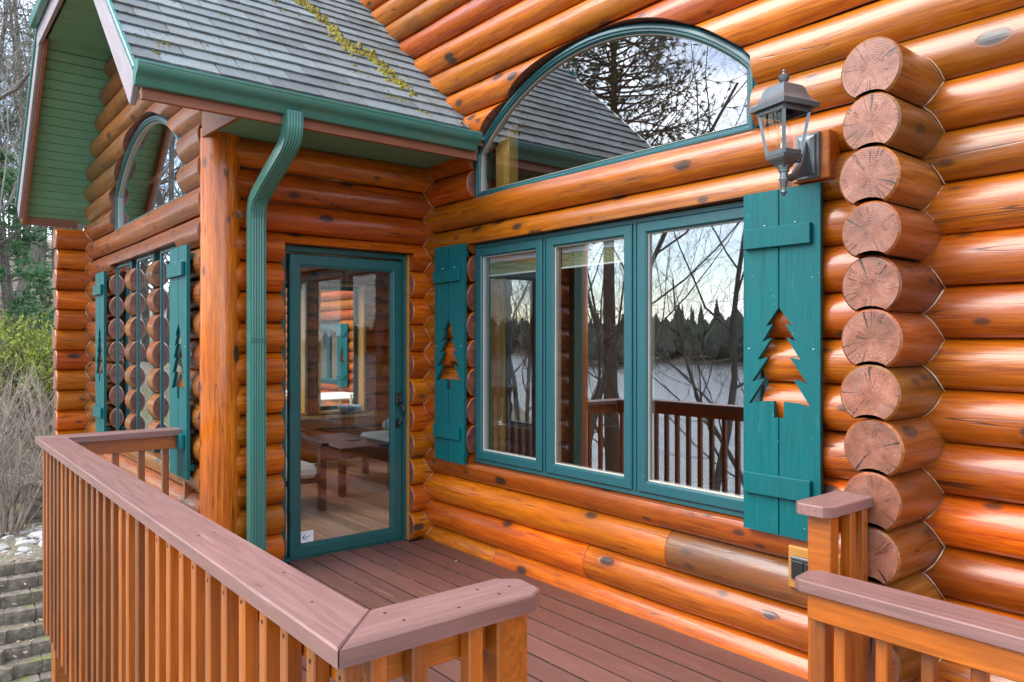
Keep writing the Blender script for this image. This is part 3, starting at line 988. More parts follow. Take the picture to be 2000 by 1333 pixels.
for c in range(int(sl_len / EXP) + 1):
    low_s = sl_len - c * EXP + 0.012          # distance from ridge of the lower edge
    top_s = low_s - EXP - 0.045
    xm_ = RIDGE_X + (top_s) * math.cos(SL)
    zt_ = RIDGE_Z - top_s * math.sin(SL)
    ys = YR0 + 0.0
    xl_ = RIDGE_X + low_s * math.cos(SL)
    if xl_ < RIDGE_X + HX: ys = YR0 + (RIDGE_X + HX - xl_)
    if top_s < -0.1: continue
    y = ys - (TW * 0.5 if c % 2 else 0) - rng.uniform(0, 0.06) + TW / 2
    while y - TW / 2 < YR1:
        y0_, y1_ = max(y - TW / 2, ys), min(y + TW / 2, YR1)
        if y1_ - y0_ > 0.03:
            sc = (y1_ - y0_) / TW
            o = put('shingle', rng.choice(sh_meshes), roof, (xm_, (y0_ + y1_) / 2, zt_))
            o.rotation_euler = (0, SL - 0.022, 0)
            o.scale = (1, sc, 1)
            cnt += 1
        y += TW
# the far slope, out of sight from the deck
mb = MB()
for c in range(24):
    s0 = sl_len - c * EXP; 
    x0_ = RIDGE_X - s0 * math.cos(SL); z0_ = RIDGE_Z - s0 * math.sin(SL)
    x1_ = RIDGE_X - (s0 - EXP) * math.cos(SL); z1_ = RIDGE_Z - (s0 - EXP) * math.sin(SL)
    ys = YR0
    if x0_ > RIDGE_X - HX: ys = YR0 + (x0_ - (RIDGE_X - HX))
    mb.add([(x0_ - .008, ys, z0_ + .012), (x0_ - .008, 6.0, z0_ + .012), (x1_, 6.0, z1_ + .004), (x1_, ys, z1_ + .004), (x0_ - .006, ys, z0_ - .006), (x0_ - .006, 6.0, z0_ - .006)], [(0, 1, 2, 3), (4, 5, 1, 0)])
for c in range(7):
    f0, f1 = c / 7, (c + 1) / 7
    za, zb = zh + (RIDGE_Z - zh) * f0 + .012, zh + (RIDGE_Z - zh) * f1 + .004
    mb.add([(RIDGE_X - HX * (1 - f0), YR0 + .95 * f0 - .01, za), (RIDGE_X + HX * (1 - f0), YR0 + .95 * f0 - .01, za), (RIDGE_X + HX * (1 - f1), YR0 + .95 * f1, zb), (RIDGE_X - HX * (1 - f1), YR0 + .95 * f1, zb)], [(0, 1, 2, 3)])
o = part('shingle_field', mb, M['shingle'], roof)
o['kind'] = 'stuff'

# rake boards, clipped gable fascia, soffits
def sloped_board(name, p0, p1, width, y0, y1, mat, parent):
    """board from p0 to p1 (x,z of its upper edge) hanging `width` below, between y0 and y1"""
    d = Vector((p1[0] - p0[0], 0, p1[1] - p0[1])); ln = d.length; d.normalize()
    dn = Vector((d.z, 0, -d.x))
    if dn.z > 0: dn = -dn
    mb = MB()
    mb.box(-ln / 2, ln / 2, y0 - (y0 + y1) / 2, y1 - (y0 + y1) / 2, -width / 2, width / 2, bev=.004)
    c = Vector(((p0[0] + p1[0]) / 2, (y0 + y1) / 2, (p0[1] + p1[1]) / 2)) + dn * width / 2
    ang = math.atan2(-d.z, d.x)
    return put(name, mesh_of(name, mb, mat), parent, c, (0, ang, 0))
zE = ROOF(EAVE_X) - 0.03
rk = 0.165
sloped_board('rake_board', (RIDGE_X + HX + .02, zh - .03), (EAVE_X - .02, zE), rk, YR0, YR0 + .03, M['rake'], roof)
sloped_board('rake_board', (fx + .02, zE), (RIDGE_X - HX - .02, zh - .03), rk, YR0, YR0 + .03, M['rake'], roof)
mb = MB(); mb.box(-HX - .1, HX + .1, -.015, .015, -.085, .085, bev=.004)
put('rake_board', mesh_of('rake_board', mb, M['rake']), roof, (RIDGE_X, YR0 + .012, zh - .135))
# metal drip edges
sloped_board('drip_edge', (RIDGE_X + HX, zh + .012), (EAVE_X + .01, zE + .042), .03, YR0 - .014, YR0 + .012, M['gutter'], roof)
sloped_board('drip_edge', (fx - .01, zE + .045), (RIDGE_X - HX, zh + .012), .05, YR0 - .016, YR0 + .012, M['gutter'], roof)
mb = MB(); mb.box(-HX - .05, HX + .05, -.055, .0, -.055, .045, bev=.006)
put('hip_gutter', mesh_of('hip_gutter', mb, M['gutter']), roof, (RIDGE_X, YR0 - .006, zh - .02))
# brown trims behind the rake boards
sloped_board('rake_trim', (fx + .06, zE - .10), (RIDGE_X - HX + .03, zh - .12), .09, YR0 + .031, YR0 + .065, M['fascia'], roof)
mb = MB(); mb.box(fx + .02, fx + .05, YR0 + .03, GY - .1, zE - .16, zE - .02)
part('eave_fascia', mb, M['fascia'], roof)
mb = MB(); mb.box(fx - .10, fx + .02, YR0 + .02, 6.0, zE - .08, zE + .035, bev=.02)
g2 = part('gutter', mb, M['gutter'], roof)
# soffit boards of the far overhang (along y), one by one
soffit = empty('soffit', (-8.2, 1.25, 3.3), roof)
s_tot = (RIDGE_X - HX - fx) / math.cos(SL)
SBW = 0.098
nb = int(s_tot / SBW)
for i in range(nb):
    s = 0.07 + i * SBW
    mb = MB(); mb.box(-SBW / 2 + .003, SBW / 2 - .003, -(GY - YR0) / 2 + .01, (GY - YR0) / 2, -.006, .006, bev=.003)
    c = (fx + s * math.cos(SL), (YR0 + GY) / 2 + .02, zE - .115 + s * math.sin(SL))
    put('soffit_board', mesh_of('soffit_board', mb, M['soffit']), soffit, c, (0, -SL, 0))
for i in range(19):
    x = RIDGE_X - HX + 0.03 + i * 0.1
    mb = MB(); mb.box(x, x + .094, YR0 + .06, GY + .05, zh - .175, zh - .163, bev=.003)
    part('soffit_board', mb, M['soffit'], soffit)
for i in range(nb):
    s = 0.10 + i * SBW
    mb = MB(); mb.box(-SBW / 2 + .003, SBW / 2 - .003, -(GY - YR0) / 2 + .01, (GY - YR0) / 2, -.006, .006, bev=.003)
    c = (EAVE_X - s * math.cos(SL), (YR0 + GY) / 2 + .02, zE - .115 + s * math.sin(SL))
    put('soffit_board', mesh_of('soffit_board', mb, M['soffit']), soffit, c, (0, SL, 0))
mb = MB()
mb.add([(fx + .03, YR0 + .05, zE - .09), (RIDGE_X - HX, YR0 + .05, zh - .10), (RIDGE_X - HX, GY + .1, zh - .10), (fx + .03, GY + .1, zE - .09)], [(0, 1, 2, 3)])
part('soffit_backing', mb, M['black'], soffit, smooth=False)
# soffit under the near eave: boards run across (along x)
soffit2 = empty('soffit', (-4.5, 2.2, 2.79), roof)
i = 0
y = 1.50
while y < 3.10:
    mb = MB(); mb.box(-4.93, -4.225, y, min(y + .135, 3.12), 2.790, 2.802, bev=.003)
    part('soffit_board', mb, M['soffit'], soffit2); y += .140
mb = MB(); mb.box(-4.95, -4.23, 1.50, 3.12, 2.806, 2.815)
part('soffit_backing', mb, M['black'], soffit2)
mb = MB(); mb.box(-4.24, -4.208, YR0 + .03, 3.10, 2.728, 2.885, bev=.003)
part('eave_fascia', mb, M['fascia'], roof)
mb = MB(); mb.poly_xz([(-4.90, 2.76), (-4.245, 2.735), (-4.245, 2.84), (-4.90, 3.40)], 1.470, 1.495)
part('soffit_trim', mb, M['fascia'], roof)

# gutter: open K profile swept along y
gp = [(-4.266, 2.893), (-4.266, 2.785), (-4.238, 2.780), (-4.224, 2.784), (-4.213, 2.800), (-4.205, 2.816), (-4.194, 2.827), (-4.177, 2.834), (-4.163, 2.846), (-4.155, 2.862), (-4.153, 2.875), (-4.149, 2.878), (-4.149, 2.891), (-4.158, 2.894), (-4.161, 2.886)]
gp = [(a + 0.055, b) for a, b in gp]
mb = MB()
def sweep_y(mb, prof, y0, y1, th=0.0025):
    n = len(prof)
    inner = []
    for i, p in enumerate(prof):
        a = Vector(prof[max(i - 1, 0)]); b = Vector(prof[min(i + 1, n - 1)])
        d = (b - a).normalized(); nn = Vector((-d.y, d.x))
        inner.append((p[0] + nn.x * th, p[1] + nn.y * th))
    loop = prof + inner[::-1]
    m = len(loop)
    vs = [(p[0], y0, p[1]) for p in loop] + [(p[0], y1, p[1]) for p in loop]
    fs = [(i, (i + 1) % m, m + (i + 1) % m, m + i) for i in range(m)]
    fs += [(i, i + 1, m - 2 - i, m - 1 - i) for i in range(n - 1)]
    fs += [(m + i, m + m - 1 - i, m + m - 2 - i, m + i + 1) for i in range(n - 1)]
    mb.add(vs, fs)
sweep_y(mb, gp, YR0 - .008, 3.06)
gut = part('gutter', mb, M['gutter'], roof)
for yy in (YR0 - .011, 3.058):
    mb = MB(); mb.poly_xz([(p[0], p[1]) for p in gp[:-1]], yy, yy + .003)
    part('end_cap', mb, M['gutter'], gut)

# downspout: corrugated rectangular pipe with two elbows
def downspout(path, name, parent):
    mb = MB()
    w, d = 0.050, 0.036
    sec = []
    # local (u across = y, v = outward)
    for i in range(13):
        u = -w + 2 * w * i / 12
        sec.append((u, d + (0.0045 if i % 2 == 0 and 0 < i < 12 else 0.0)))
    sec += [(w + .001, d * .4), (w + .001, -d * .4)]
    for i in range(7):
        sec.append((w - 2 * w * i / 6, -d))
    sec += [(-w - .001, -d * .4), (-w - .001, d * .4)]
    m = len(sec)
    n = len(path)
    vs = []
    for i, p in enumerate(path):
        p = Vector(p)
        t = (Vector(path[min(i + 1, n - 1)]) - Vector(path[max(i - 1, 0)])).normalized()
        side = Vector((0, 1, 0)); side = (side - t * side.dot(t)).normalized()
        outv = t.cross(side)
        for (u, v) in sec:
            vs.append(p + side * u + outv * v)
    fs = [(i * m + j, i * m + (j + 1) % m, (i + 1) * m + (j + 1) % m, (i + 1) * m + j) for i in range(n - 1) for j in range(m)]
    mb.add(vs, fs)
    return part(name, mb, M['gutter'], parent, angle=25)
def arc_pts(p0, p1, p2, n=7):
    out = []
    p0, p1, p2 = Vector(p0), Vector(p1), Vector(p2)
    for i in range(n + 1):
        t = i / n
        q = p0 * (1 - t) ** 2 + p1 * 2 * t * (1 - t) + p2 * t * t
        out.append(tuple(q))
    return out
YD = 1.757
path = [(-4.175, YD, 2.80)] + arc_pts((-4.175, YD, 2.74), (-4.175, YD, 2.655), (-4.25, YD, 2.61)) + [(-4.50, YD, 2.49)] + arc_pts((-4.66, YD, 2.405), (-4.745, YD, 2.365), (-4.745, YD, 2.27)) + [(-4.745, YD, z) for z in (2.0, 1.5, 1.0, 0.5, -0.2)]
ds = downspout(path, 'downspout', roof)
mb = MB()
for (a, b) in (((-.050, 1.505), (.050, 1.49)), ((-.050, 1.475), (.050, 1.49)), ((-.050, 1.49), (.050, 1.505)), ((-.05, 1.49), (.05, 1.475))):
    mb.tube([(-4.702, YD + a[0], a[1]), (-4.702, YD + b[0], b[1])], [.0025, .0025], 5)
part('pipe_band', mb, M['gutter'], ds)
mb = MB()
for q in range(6):
    for sgn in (0,):
        x0_ = -4.66 - q * .013; 
        mb.box(-4.705 - .0, -4.698, YD - .044, YD + .044, 2.262 + q * .016, 2.266 + q * .016)
part('elbow_crimp', mb, M['gutter'], ds)

# moss clumps growing down the shingles
def moss_line(mb, pts, n, spread, r0):
    for i in range(n):
        t = rng.random() * (len(pts) - 1)
        k = int(t); f = t - k
        x = pts[k][0] + (pts[k + 1][0] - pts[k][0]) * f + rng.gauss(0, spread)
        y = pts[k][1] + (pts[k + 1][1] - pts[k][1]) * f + rng.gauss(0, spread)
        z = 2.915 + 0.9 * (-4.25 - x) + 0.012
        r = r0 * rng.uniform(.3, 1.2)
        a0 = rng.random() * 6
        top = Vector((x, y, z)) + ax_n * r * rng.uniform(.5, 1.1)
        m = 6
        ring = [Vector((x, y, z)) + ax_dn * math.cos(a0 + 6.283 * q / m) * r * rng.uniform(.7, 1.5) + Vector((0, 1, 0)) * math.sin(a0 + 6.283 * q / m) * r * rng.uniform(.6, 1.1) for q in range(m)]
        mb.add(ring + [top], [(q, (q + 1) % m, m) for q in range(m)])
mb = MB()
moss_line(mb, [(-5.60, 2.40), (-5.52, 2.42), (-5.32, 2.51), (-5.09, 2.51), (-4.92, 2.55)], 300, .034, .027)
moss_line(mb, [(-5.04, 2.66), (-4.89, 2.71), (-4.72, 2.74), (-4.62, 2.79)], 230, .032, .025)
moss_line(mb, [(-4.78, 2.46), (-4.54, 2.49), (-4.42, 2.70)], 40, .03, .012)
moss_line(mb, [(-4.37, 2.79), (-4.40, 2.72)], 16, .02, .012)
moss_line(mb, [(-4.52, 1.17), (-4.34, 1.05)], 24, .025, .012)
moss_line(mb, [(-5.5, 2.10), (-5.3, 2.18)], 24, .03, .012)
moss_line(mb, [(-4.3, 1.0), (-4.25, 3.0)], 45, .02, .008)
for q in range(70):
    px, py = rng.uniform(-5.6, -4.25), rng.uniform(1.0, 3.0)
    moss_line(mb, [(px, py), (px + .05, py + .01)], rng.randrange(2, 6), .012, .008)
moss = part('moss', mb, M['moss'], None, smooth=False)
tag(moss, 'yellow green moss growing in streaks down the porch roof shingles', 'moss', None, 'stuff')
# dry leaves caught at the end of the gutter
mb = MB()
for i in range(36):
    p = Vector((-4.30 + rng.gauss(0, .03), 3.03 + rng.gauss(0, .02), 2.985 + rng.uniform(0, .02)))
    a = rng.random() * 6; s = rng.uniform(.006, .016)
    d = Vector((math.cos(a), math.sin(a), rng.uniform(-.6, .6))) * s; e = Vector((-math.sin(a), math.cos(a), rng.uniform(-.6, .6))) * s * .5
    mb.add([p - d, p - e, p + d, p + e], [(0, 1, 2, 3)])
lf = part('leaves', mb, M['leaf'], None, smooth=False)
tag(lf, 'dry leaves and needles caught where the shingles meet the log wall', 'leaves', None, 'stuff')

# ------------------------------------------------------------------ shutters with a pine tree cut-out
TREE = [(0, 0), (.064, -.081), (.030, -.072), (.084, -.152), (.036, -.133), (.107, -.233), (.054, -.221), (.137, -.334), (.072, -.318), (.153, -.435), (.09, -.422), (.025, -.418), (.024, -.491), (0, -.491)]
def shutter(label, x0, x1, xs, z0, z1, ztree, yb, group=None, battens=((1.905, 1.995), (0.79, 0.885)), ks=1.0, bx=(0.012, 0.035)):
    """boards between x0..x1 split at xs; back face at y=yb"""
    t = thing('shutter', label, 'shutter', ((x0 + x1) / 2, yb, z0), group)
    for side in (-1, 1):
        edge = x0 if side < 0 else x1
        s = xs + side * 0.003
        pts = [(edge, z0), (edge, z1), (s, z1)]
        notch = [(xs + side * (max(p[0] * ks, .003)), ztree + p[1] * ks) for p in TREE]
        pts += notch + [(s, z0)]
        mb = MB(); mb.poly_xz(pts, yb - .022, yb)
        part('board', mb, M['teal'], t, smooth=False)
    for (b0, b1) in battens:
        mb = MB(); mb.box(x0 + bx[0], x1 - bx[1], yb - .046, yb - .0225, b0, b1, bev=.003)
        part('batten', mb, M['teal'], t)
    for (zz, xx) in ((battens[0][1] + .012, xs - .07), (battens[0][1] + .012, xs + .08), (1.45, x0 + .03), (1.45, x1 - .03)):
        mb = MB(); mb.lathe((xx, yb - .0235, zz), [(.004, -.002), (.004, .002)], 6)
        part('screw', mb, M['white'], t)
    mb = MB(); mb.box(x0 + .02, x1 - .02, yb + .001, yb + .03, z0 + .05, z0 + .09); mb.box(x0 + .02, x1 - .02, yb + .001, yb + .03, z1 - .09, z1 - .05)
    part('spacer', mb, M['teal'], t)
    return t
YB = 3.072
shutter('teal board shutter with pine cutout at the right of the triple window under the lantern', -2.058, -1.681, -1.877, 0.62, 2.162, 1.633, YB)
shutter('teal board shutter with pine cutout squeezed between the inner corner and the triple window', -4.67, -4.30, -4.492, 0.628, 2.165, 1.632, YB)
shutter('teal pine cutout shutter beside the corner post on the gable wall', -5.44, -5.05, -5.235, 0.60, 2.10, 1.60, 1.444)
shutter('far teal pine cutout shutter next to the log ends on the gable wall', -7.93, -7.55, -7.74, 0.62, 2.11, 1.61, 1.444)

# ------------------------------------------------------------------ lantern
LC = Vector((-1.70, 2.80, 0))
lan = thing('wall_lantern', 'pewter coach lantern on an oak block above the right teal shutter', 'lantern', (-1.66, 3.03, 2.27))
FA = R(-58.6)                       # one corner of the square lantern turned this way
def sq(r, z, n=4):
    return [(LC.x + r * math.cos(FA + math.pi / 2 * k), LC.y + r * math.sin(FA + math.pi / 2 * k), z) for k in range(4)]
def loft(mb, rings, cap0=True, cap1=True):
    n = len(rings[0]); vs = [p for r_ in rings for p in r_]
    fs = [(i * n + k, i * n + (k + 1) % n, (i + 1) * n + (k + 1) % n, (i + 1) * n + k) for i in range(len(rings) - 1) for k in range(n)]
    if cap0: fs.append(tuple(range(n))[::-1])
    if cap1: fs.append(tuple((len(rings) - 1) * n + k for k in range(n)))
    mb.add(vs, fs)
mb = MB()
loft(mb, [sq(.126, 2.422), sq(.136, 2.424), sq(.137, 2.444), sq(.122, 2.452), sq(.104, 2.464), sq(.091, 2.482), sq(.083, 2.502), sq(.074, 2.516), sq(.058, 2.524), sq(.016, 2.529)], False)
loft(mb, [sq(.126, 2.422), sq(.110, 2.428)], False, False)
roofl = part('lantern_roof', mb, M['iron'], lan, angle=30)
mb = MB()
mb.lathe((LC.x, LC.y, 2.526), [(.010, 0), (.009, .006), (.013, .010), (.021, .024), (.023, .034), (.024, .037), (.018, .040), (.008, .046), (.006, .052), (.008, .057), (.006, .062), (.001, .065)], 16)
part('finial', mb, M['iron'], lan)
mb = MB()
rt, rb, zt, zb = .104, .068, 2.428, 2.238
top, bot = sq(rt, zt), sq(rb, zb)
for k in range(4):
    a, b = Vector(bot[k]), Vector(top[k])
    d = (b - a).normalized(); rad = Vector((a.x - LC.x, a.y - LC.y, 0)).normalized(); tan = rad.cross(Vector((0, 0, 1)))
    mb.obox((a + b) / 2 - rad * .004, d, rad, tan, (b - a).length / 2, .006, .007)
for ring_, r0_, z_ in ((top, rt, zt - .012), (bot, rb, zb + .008)):
    for k in range(4):
        a, b = Vector(ring_[k]), Vector(ring_[(k + 1) % 4])
        mb.obox((a + b) / 2 + Vector((0, 0, z_ - ring_[k][2])), b - a, (0, 0, 1), (b - a).cross(Vector((0, 0, 1))), (b - a).length / 2, .010, .004)
part('lantern_cage', mb, M['iron'], lan, smooth=False)
for k in range(4):
    f = .93
    q = [sq(rb * f, zb + .012)[k], sq(rb * f, zb + .012)[(k + 1) % 4], sq(rt * f, zt - .02)[(k + 1) % 4], sq(rt * f, zt - .02)[k]]
    mb = MB(); mb.add(q, [(0, 1, 2, 3)])
    part('pane', mb, M['glass1'], lan, smooth=False)
mb = MB()
loft(mb, [sq(.070, 2.240), sq(.071, 2.230), sq(.066, 2.222), sq(.050, 2.212), sq(.036, 2.200), sq(.030, 2.190)])
mb.lathe((LC.x, LC.y, 2.075), [(.001, 0), (.008, .006), (.013, .016), (.012, .021), (.008, .024), (.008, .032), (.012, .046), (.017, .058), (.018, .064), (.0205, .066), (.0205, .071), (.016, .073), (.016, .096), (.021, .098), (.0215, .104), (.022, .107), (.026, .118), (.026, .122)], 18)
part('lantern_cup', mb, M['iron'], lan, angle=30)
mb = MB()
mb.lathe((LC.x, LC.y, 2.236), [(.014, 0), (.014, .055), (.011, .056)], 14)
part('lamp_socket', mb, M['brass'], lan)
mb = MB()
mb.lathe((LC.x, LC.y, 2.292), [(.008, 0), (.010, .010), (.020, .028), (.027, .048), (.026, .062), (.018, .076), (.006, .083), (.001, .084)], 16)
part('bulb', mb, M['bulb'], lan)
mb = MB()
# backplate with a raised bevelled centre
px0, px1, pz0, pz1, py = -1.775, -1.668, 2.178, 2.372, 3.030
c_ = ((px0 + px1) / 2, (pz0 + pz1) / 2)
def rr(d, y):
    return [(px0 + d, y, pz0 + d), (px1 - d, y, pz0 + d), (px1 - d, y, pz1 - d), (px0 + d, y, pz1 - d)]
mb2 = MB(); loft(mb2, [rr(0, py), rr(0, py - .010), rr(.004, py - .014), rr(.010, py - .015), rr(.016, py - .024), rr(.034, py - .030)], True, True)
part('backplate', mb2, M['iron'], lan, angle=25)
mb = MB()
aw_ = [(c_[0], 3.004, 2.340, .006), (c_[0] + .004, 2.975, 2.285, .012), (c_[0] + .010, 2.93, 2.215, .016), (c_[0] + .014, 2.88, 2.165, .016), (LC.x, 2.81, 2.150, .013)]
for off in (0,):
    pts = [(a[0], a[1], a[2]) for a in aw_]
    mb.tube(pts, [a[3] for a in aw_], 8)
# web of the cast bracket
mb.add([(c_[0] - .006, 3.003, 2.345), (c_[0] - .006, 3.003, 2.19), (LC.x - .006, 2.85, 2.14), (c_[0], 2.91, 2.20), (c_[0], 2.965, 2.275),
        (c_[0] + .006, 3.003, 2.345), (c_[0] + .006, 3.003, 2.19), (LC.x + .006, 2.85, 2.14), (c_[0] + .012, 2.91, 2.20), (c_[0] + .012, 2.965, 2.275)],
       [(0, 1, 2, 3, 4), (9, 8, 7, 6, 5), (0, 5, 6, 1), (1, 6, 7, 2), (2, 7, 8, 3), (3, 8, 9, 4), (4, 9, 5, 0)])
part('bracket_arm', mb, M['iron'], lan, angle=30)
mb = MB(); mb.lathe((LC.x + .045, LC.y + .03, 2.215), [(.011, -.006), (.012, 0), (.011, .006)], 10)
part('thumb_screw', mb, M['black'], lan)
mb = MB(); mb.box(-1.80, -1.630, 3.031, 3.125, 2.172, 2.378, bev=.005)
part('wood_block', mb, M['rail'], lan)

# outlet on an oak plate
ou = thing('outdoor_outlet', 'grey outdoor outlet cover on an oak plate low on the log wall', 'outlet', (-1.72, 3.06, 0.49))
mb = MB(); mb.box(-1.838, -1.60, 3.060, 3.12, 0.398, 0.582, bev=.004)
part('wood_plate', mb, M['oak'], ou)
mb = MB(); mb.box(-1.815, -1.66, 3.040, 3.0595, 0.440, 0.542, bev=.005)
part('cover', mb, M['outlet'], ou)
mb = MB(); mb.box(-1.812, -1.663, 3.032, 3.0395, 0.532, 0.545, bev=.003)
part('hinge_bar', mb, M['iron'], ou)
for q in (-1.805, -1.742):
    mb = MB(); mb.box(q, q + .055, 3.033, 3.0395, 0.450, 0.526, bev=.003)
    part('flap', mb, M['black'], ou)
mb = MB(); mb.box(-1.735, -1.655, 3.055, 3.075, 0.585, 0.71, bev=.003)
part('cover_block', mb, M['rake'], ou)

# ------------------------------------------------------------------ deck
deck = thing('deck', 'red brown painted deck boards running from the porch door along the log wall', 'deck', (-3.0, 1.9, 0))
y = 2.177 - 0.1505 * 10
mb0 = None
for i in range(16):
    ya, yb = y + .0050, y + .1505 - .0050
    if i == 15: yb = 3.098
    x = -5.25 if yb < 1.45 else (-4.905 if 1.98 < ya and yb < 2.97 else -4.815)
    mb = MB(); mb.box(-(-1.30 - x) / 2, (-1.30 - x) / 2, -(yb - ya) / 2, (yb - ya) / 2, -.032, 0.0)
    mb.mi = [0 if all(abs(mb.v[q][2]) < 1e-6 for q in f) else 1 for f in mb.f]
    o = put('deck_board', mesh_of('deck_board', mb, [M['deck'], M['gap_shade_grime']]), deck, ((x - 1.30) / 2, (ya + yb) / 2, 0.002 + rng.uniform(-.001, .001)))
    y += .1505
mb = MB(); mb.box(-4.80, -1.32, .735, 3.10, -.046, -.036)  # black sheet added under the boards as painted shade in the gaps
part('gap_shade_sheet', mb, M['black'], deck)
mb = MB()
for q in range(17):
    mb.box(-5.2 + q * .24, -5.16 + q * .24, .735, 3.10, -.20, -.047)
part('joist', mb, M['dark'], deck)
mb = MB(); mb.box(-5.25, -1.30, .693, .731, -.26, -.034); mb.box(-5.27, -5.232, .731, 1.5, -.26, -.034); mb.box(-1.325, -1.287, .731, 3.05, -.26, -.034)
part('rim_board', mb, M['rail'], deck)
for (px, py) in ((-5.2, .78), (-3.3, .78), (-1.4, .78), (-1.4, 2.4)):
    mb = MB(); mb.box(px - .07, px + .07, py - .07, py + .07, -2.9, -.21)
    part('support_post', mb, M['rail'], deck)
mb = MB()
for i in range(150):
    x, y = rng.uniform(-4.7, -1.4), rng.uniform(.9, 3.0)
    if rng.random() < .5: y = 2.177 + .1505 * rng.randrange(-8, 7) + rng.gauss(0, .01)
    a = rng.random() * 6; s_ = rng.uniform(.004, .014); w_ = s_ * rng.choice((.12, .15, .5))
    d = Vector((math.cos(a), math.sin(a), .1)) * s_; e = Vector((-math.sin(a), math.cos(a), 0)) * w_
    p = Vector((x, y, .0055))
    mb.add([p - d, p - e, p + d, p + e], [(0, 1, 2, 3)])
lt = part('litter', mb, M['leaf'], None, smooth=False); tag(lt, 'scattered dry needles and leaf bits on the deck boards', 'litter', None, 'stuff')
# lower walkway to the right
walk = thing('walkway', 'lower red brown boardwalk one step below the deck beside the log wall', 'walkway', (0.5, 1.9, -.19))
for i in range(13):
    mb = MB(); mb.box(-1.75, 1.75, -.0705, .0705, -.032, 0, bev=.004)
    put('deck_board', mesh_of('deck_board', mb, M['deck']), walk, (0.5, 1.02 + i * .150, -.19))
mb = MB(); mb.box(-1.24, 2.25, .95, 2.95, -.42, -.226)
part('rim_board', mb, M['rail'], walk)

# ------------------------------------------------------------------ railings
BAL = {}
def baluster(parent, x, y, z0, z1, s=.038, mat='stain', name='baluster'):
    key = (round(z1 - z0, 3), s, mat)
    if key not in BAL:
        mb = MB(); mb.box(-s / 2, s / 2, -s / 2, s / 2, -(z1 - z0) / 2, (z1 - z0) / 2, bev=.0035)
        BAL[key] = mesh_of(name, mb, M[mat])
    return put(name, BAL[key], parent, (x, y, (z0 + z1) / 2))
def prism(pts, z0, z1, ch=.004):
    """horizontal board from an xy outline, top edges eased"""
    mb = MB()
    n = len(pts)
    area = sum(pts[i][0] * pts[(i + 1) % n][1] - pts[(i + 1) % n][0] * pts[i][1] for i in range(n))
    if area < 0: pts = pts[::-1]
    ins = offset_poly(pts, ch)
    vs = [(p[0], p[1], z0) for p in pts] + [(p[0], p[1], z1 - ch) for p in pts] + [(p[0], p[1], z1) for p in ins]
    fs = [tuple(range(n))[::-1], tuple(range(2 * n, 3 * n))]
    for a in (0, n):
        fs += [(a + i, a + (i + 1) % n, a + n + (i + 1) % n, a + n + i) for i in range(n)]
    mb.add(vs, fs)
    return mb
CZ, CT = 0.915, 0.038
XN, XF = -1.290, -5.310
YO, YI = 0.630, 0.775
rail = thing('deck_railing', 'long deck railing with mauve cap and square stained balusters, foreground', 'railing', (-3.3, .70, 0))
part('cap_rail', prism([(XN - .001, YO), (XN - .146, YI), (XF + .156, YI), (XF + .001, YO)], CZ - CT, CZ), M['cap'], rail)
def cap_y(pts, parent, z=CZ):
    """cap board whose grain runs along y: build turned, then rotate"""
    mb = prism([(q[1], -q[0]) for q in pts], z - CT, z)
    cx = sum(q[0] for q in pts) / len(pts); cy = sum(q[1] for q in pts) / len(pts)
    mb.v = [(v[0] - cy, v[1] + cx, v[2] - z) for v in mb.v]
    return put('cap_rail', mesh_of('cap_rail', mb, M['cap']), parent, (cx, cy, z), (0, 0, R(90)))
cap_y([(XN, YO + .003), (XN, 1.105), (XN - .028, 1.150), (XN - .110, 1.160), (XN - .150, 1.115), (XN - .150, YI + .003)], rail)
cap_y([(XF, YO + .003), (XF + .155, YI + .003), (XF + .155, 1.50), (XF, 1.50)], rail)
# side rails under the caps
mb = MB(); mb.box(-(XN - XF - .2) / 2, (XN - XF - .2) / 2, -.019, .019, -.0445, .0445, bev=.003)
put('side_rail', mesh_of('side_rail', mb, M['rail']), rail, ((XN + XF) / 2, .713, CZ - CT - .0455))
def rail_y(x, y0, y1, zc, parent, h=.0445):
    mb = MB(); mb.box(-(y1 - y0) / 2, (y1 - y0) / 2, -.019, .019, -h, h, bev=.003)
    return put('side_rail', mesh_of('side_rail', mb, M['rail']), parent, (x, (y0 + y1) / 2, zc), (0, 0, R(90)))
rail_y(-5.225, .74, 1.49, CZ - CT - .0455, rail)
rail_y(-1.385, .74, 1.06, CZ - CT - .0455, rail)
x = -1.335
k = 0
while x > -5.27:
    if not (-1.36 < x < -1.34):
        o = baluster(rail, x, .674 + rng.uniform(-.002, .002), -.205 + rng.uniform(-.006, .006), CZ - CT - .001)
    x -= .1325 + rng.uniform(-.006, .006)
xs_ = [o for o in rail.children if o.name.startswith('baluster')]
SCR = MB(); SCR.add([(.0045 * math.cos(q * .785), 0, .0055 * math.sin(q * .785)) for q in range(8)] + [(0, -.0012, 0)], [(q, (q + 1) % 8, 8) for q in range(8)])
SCR = mesh_of('screw', SCR, M['black'])
for o in xs_:
    w_ = WLOC[o.name]
    put('screw', SCR, rail, (w_.x + rng.uniform(-.004, .004), w_.y - .0200, .835 + rng.uniform(-.008, .008)))
for yy in (.735, .83, .975):
    baluster(rail, -1.343, yy + rng.uniform(-.003, .003), -.205, CZ - CT - .001)
for yy in (.90, 1.055, 1.205, 1.35, 1.485):
    baluster(rail, -5.268, yy, -.205, CZ - CT - .001)
mb = MB(); mb.box(-.030, .030, -.044, .044, -.56, .56, bev=.004)
put('end_post', mesh_of('end_post', mb, M['rail']), rail, (-1.350, 1.072, CZ - CT - .562))
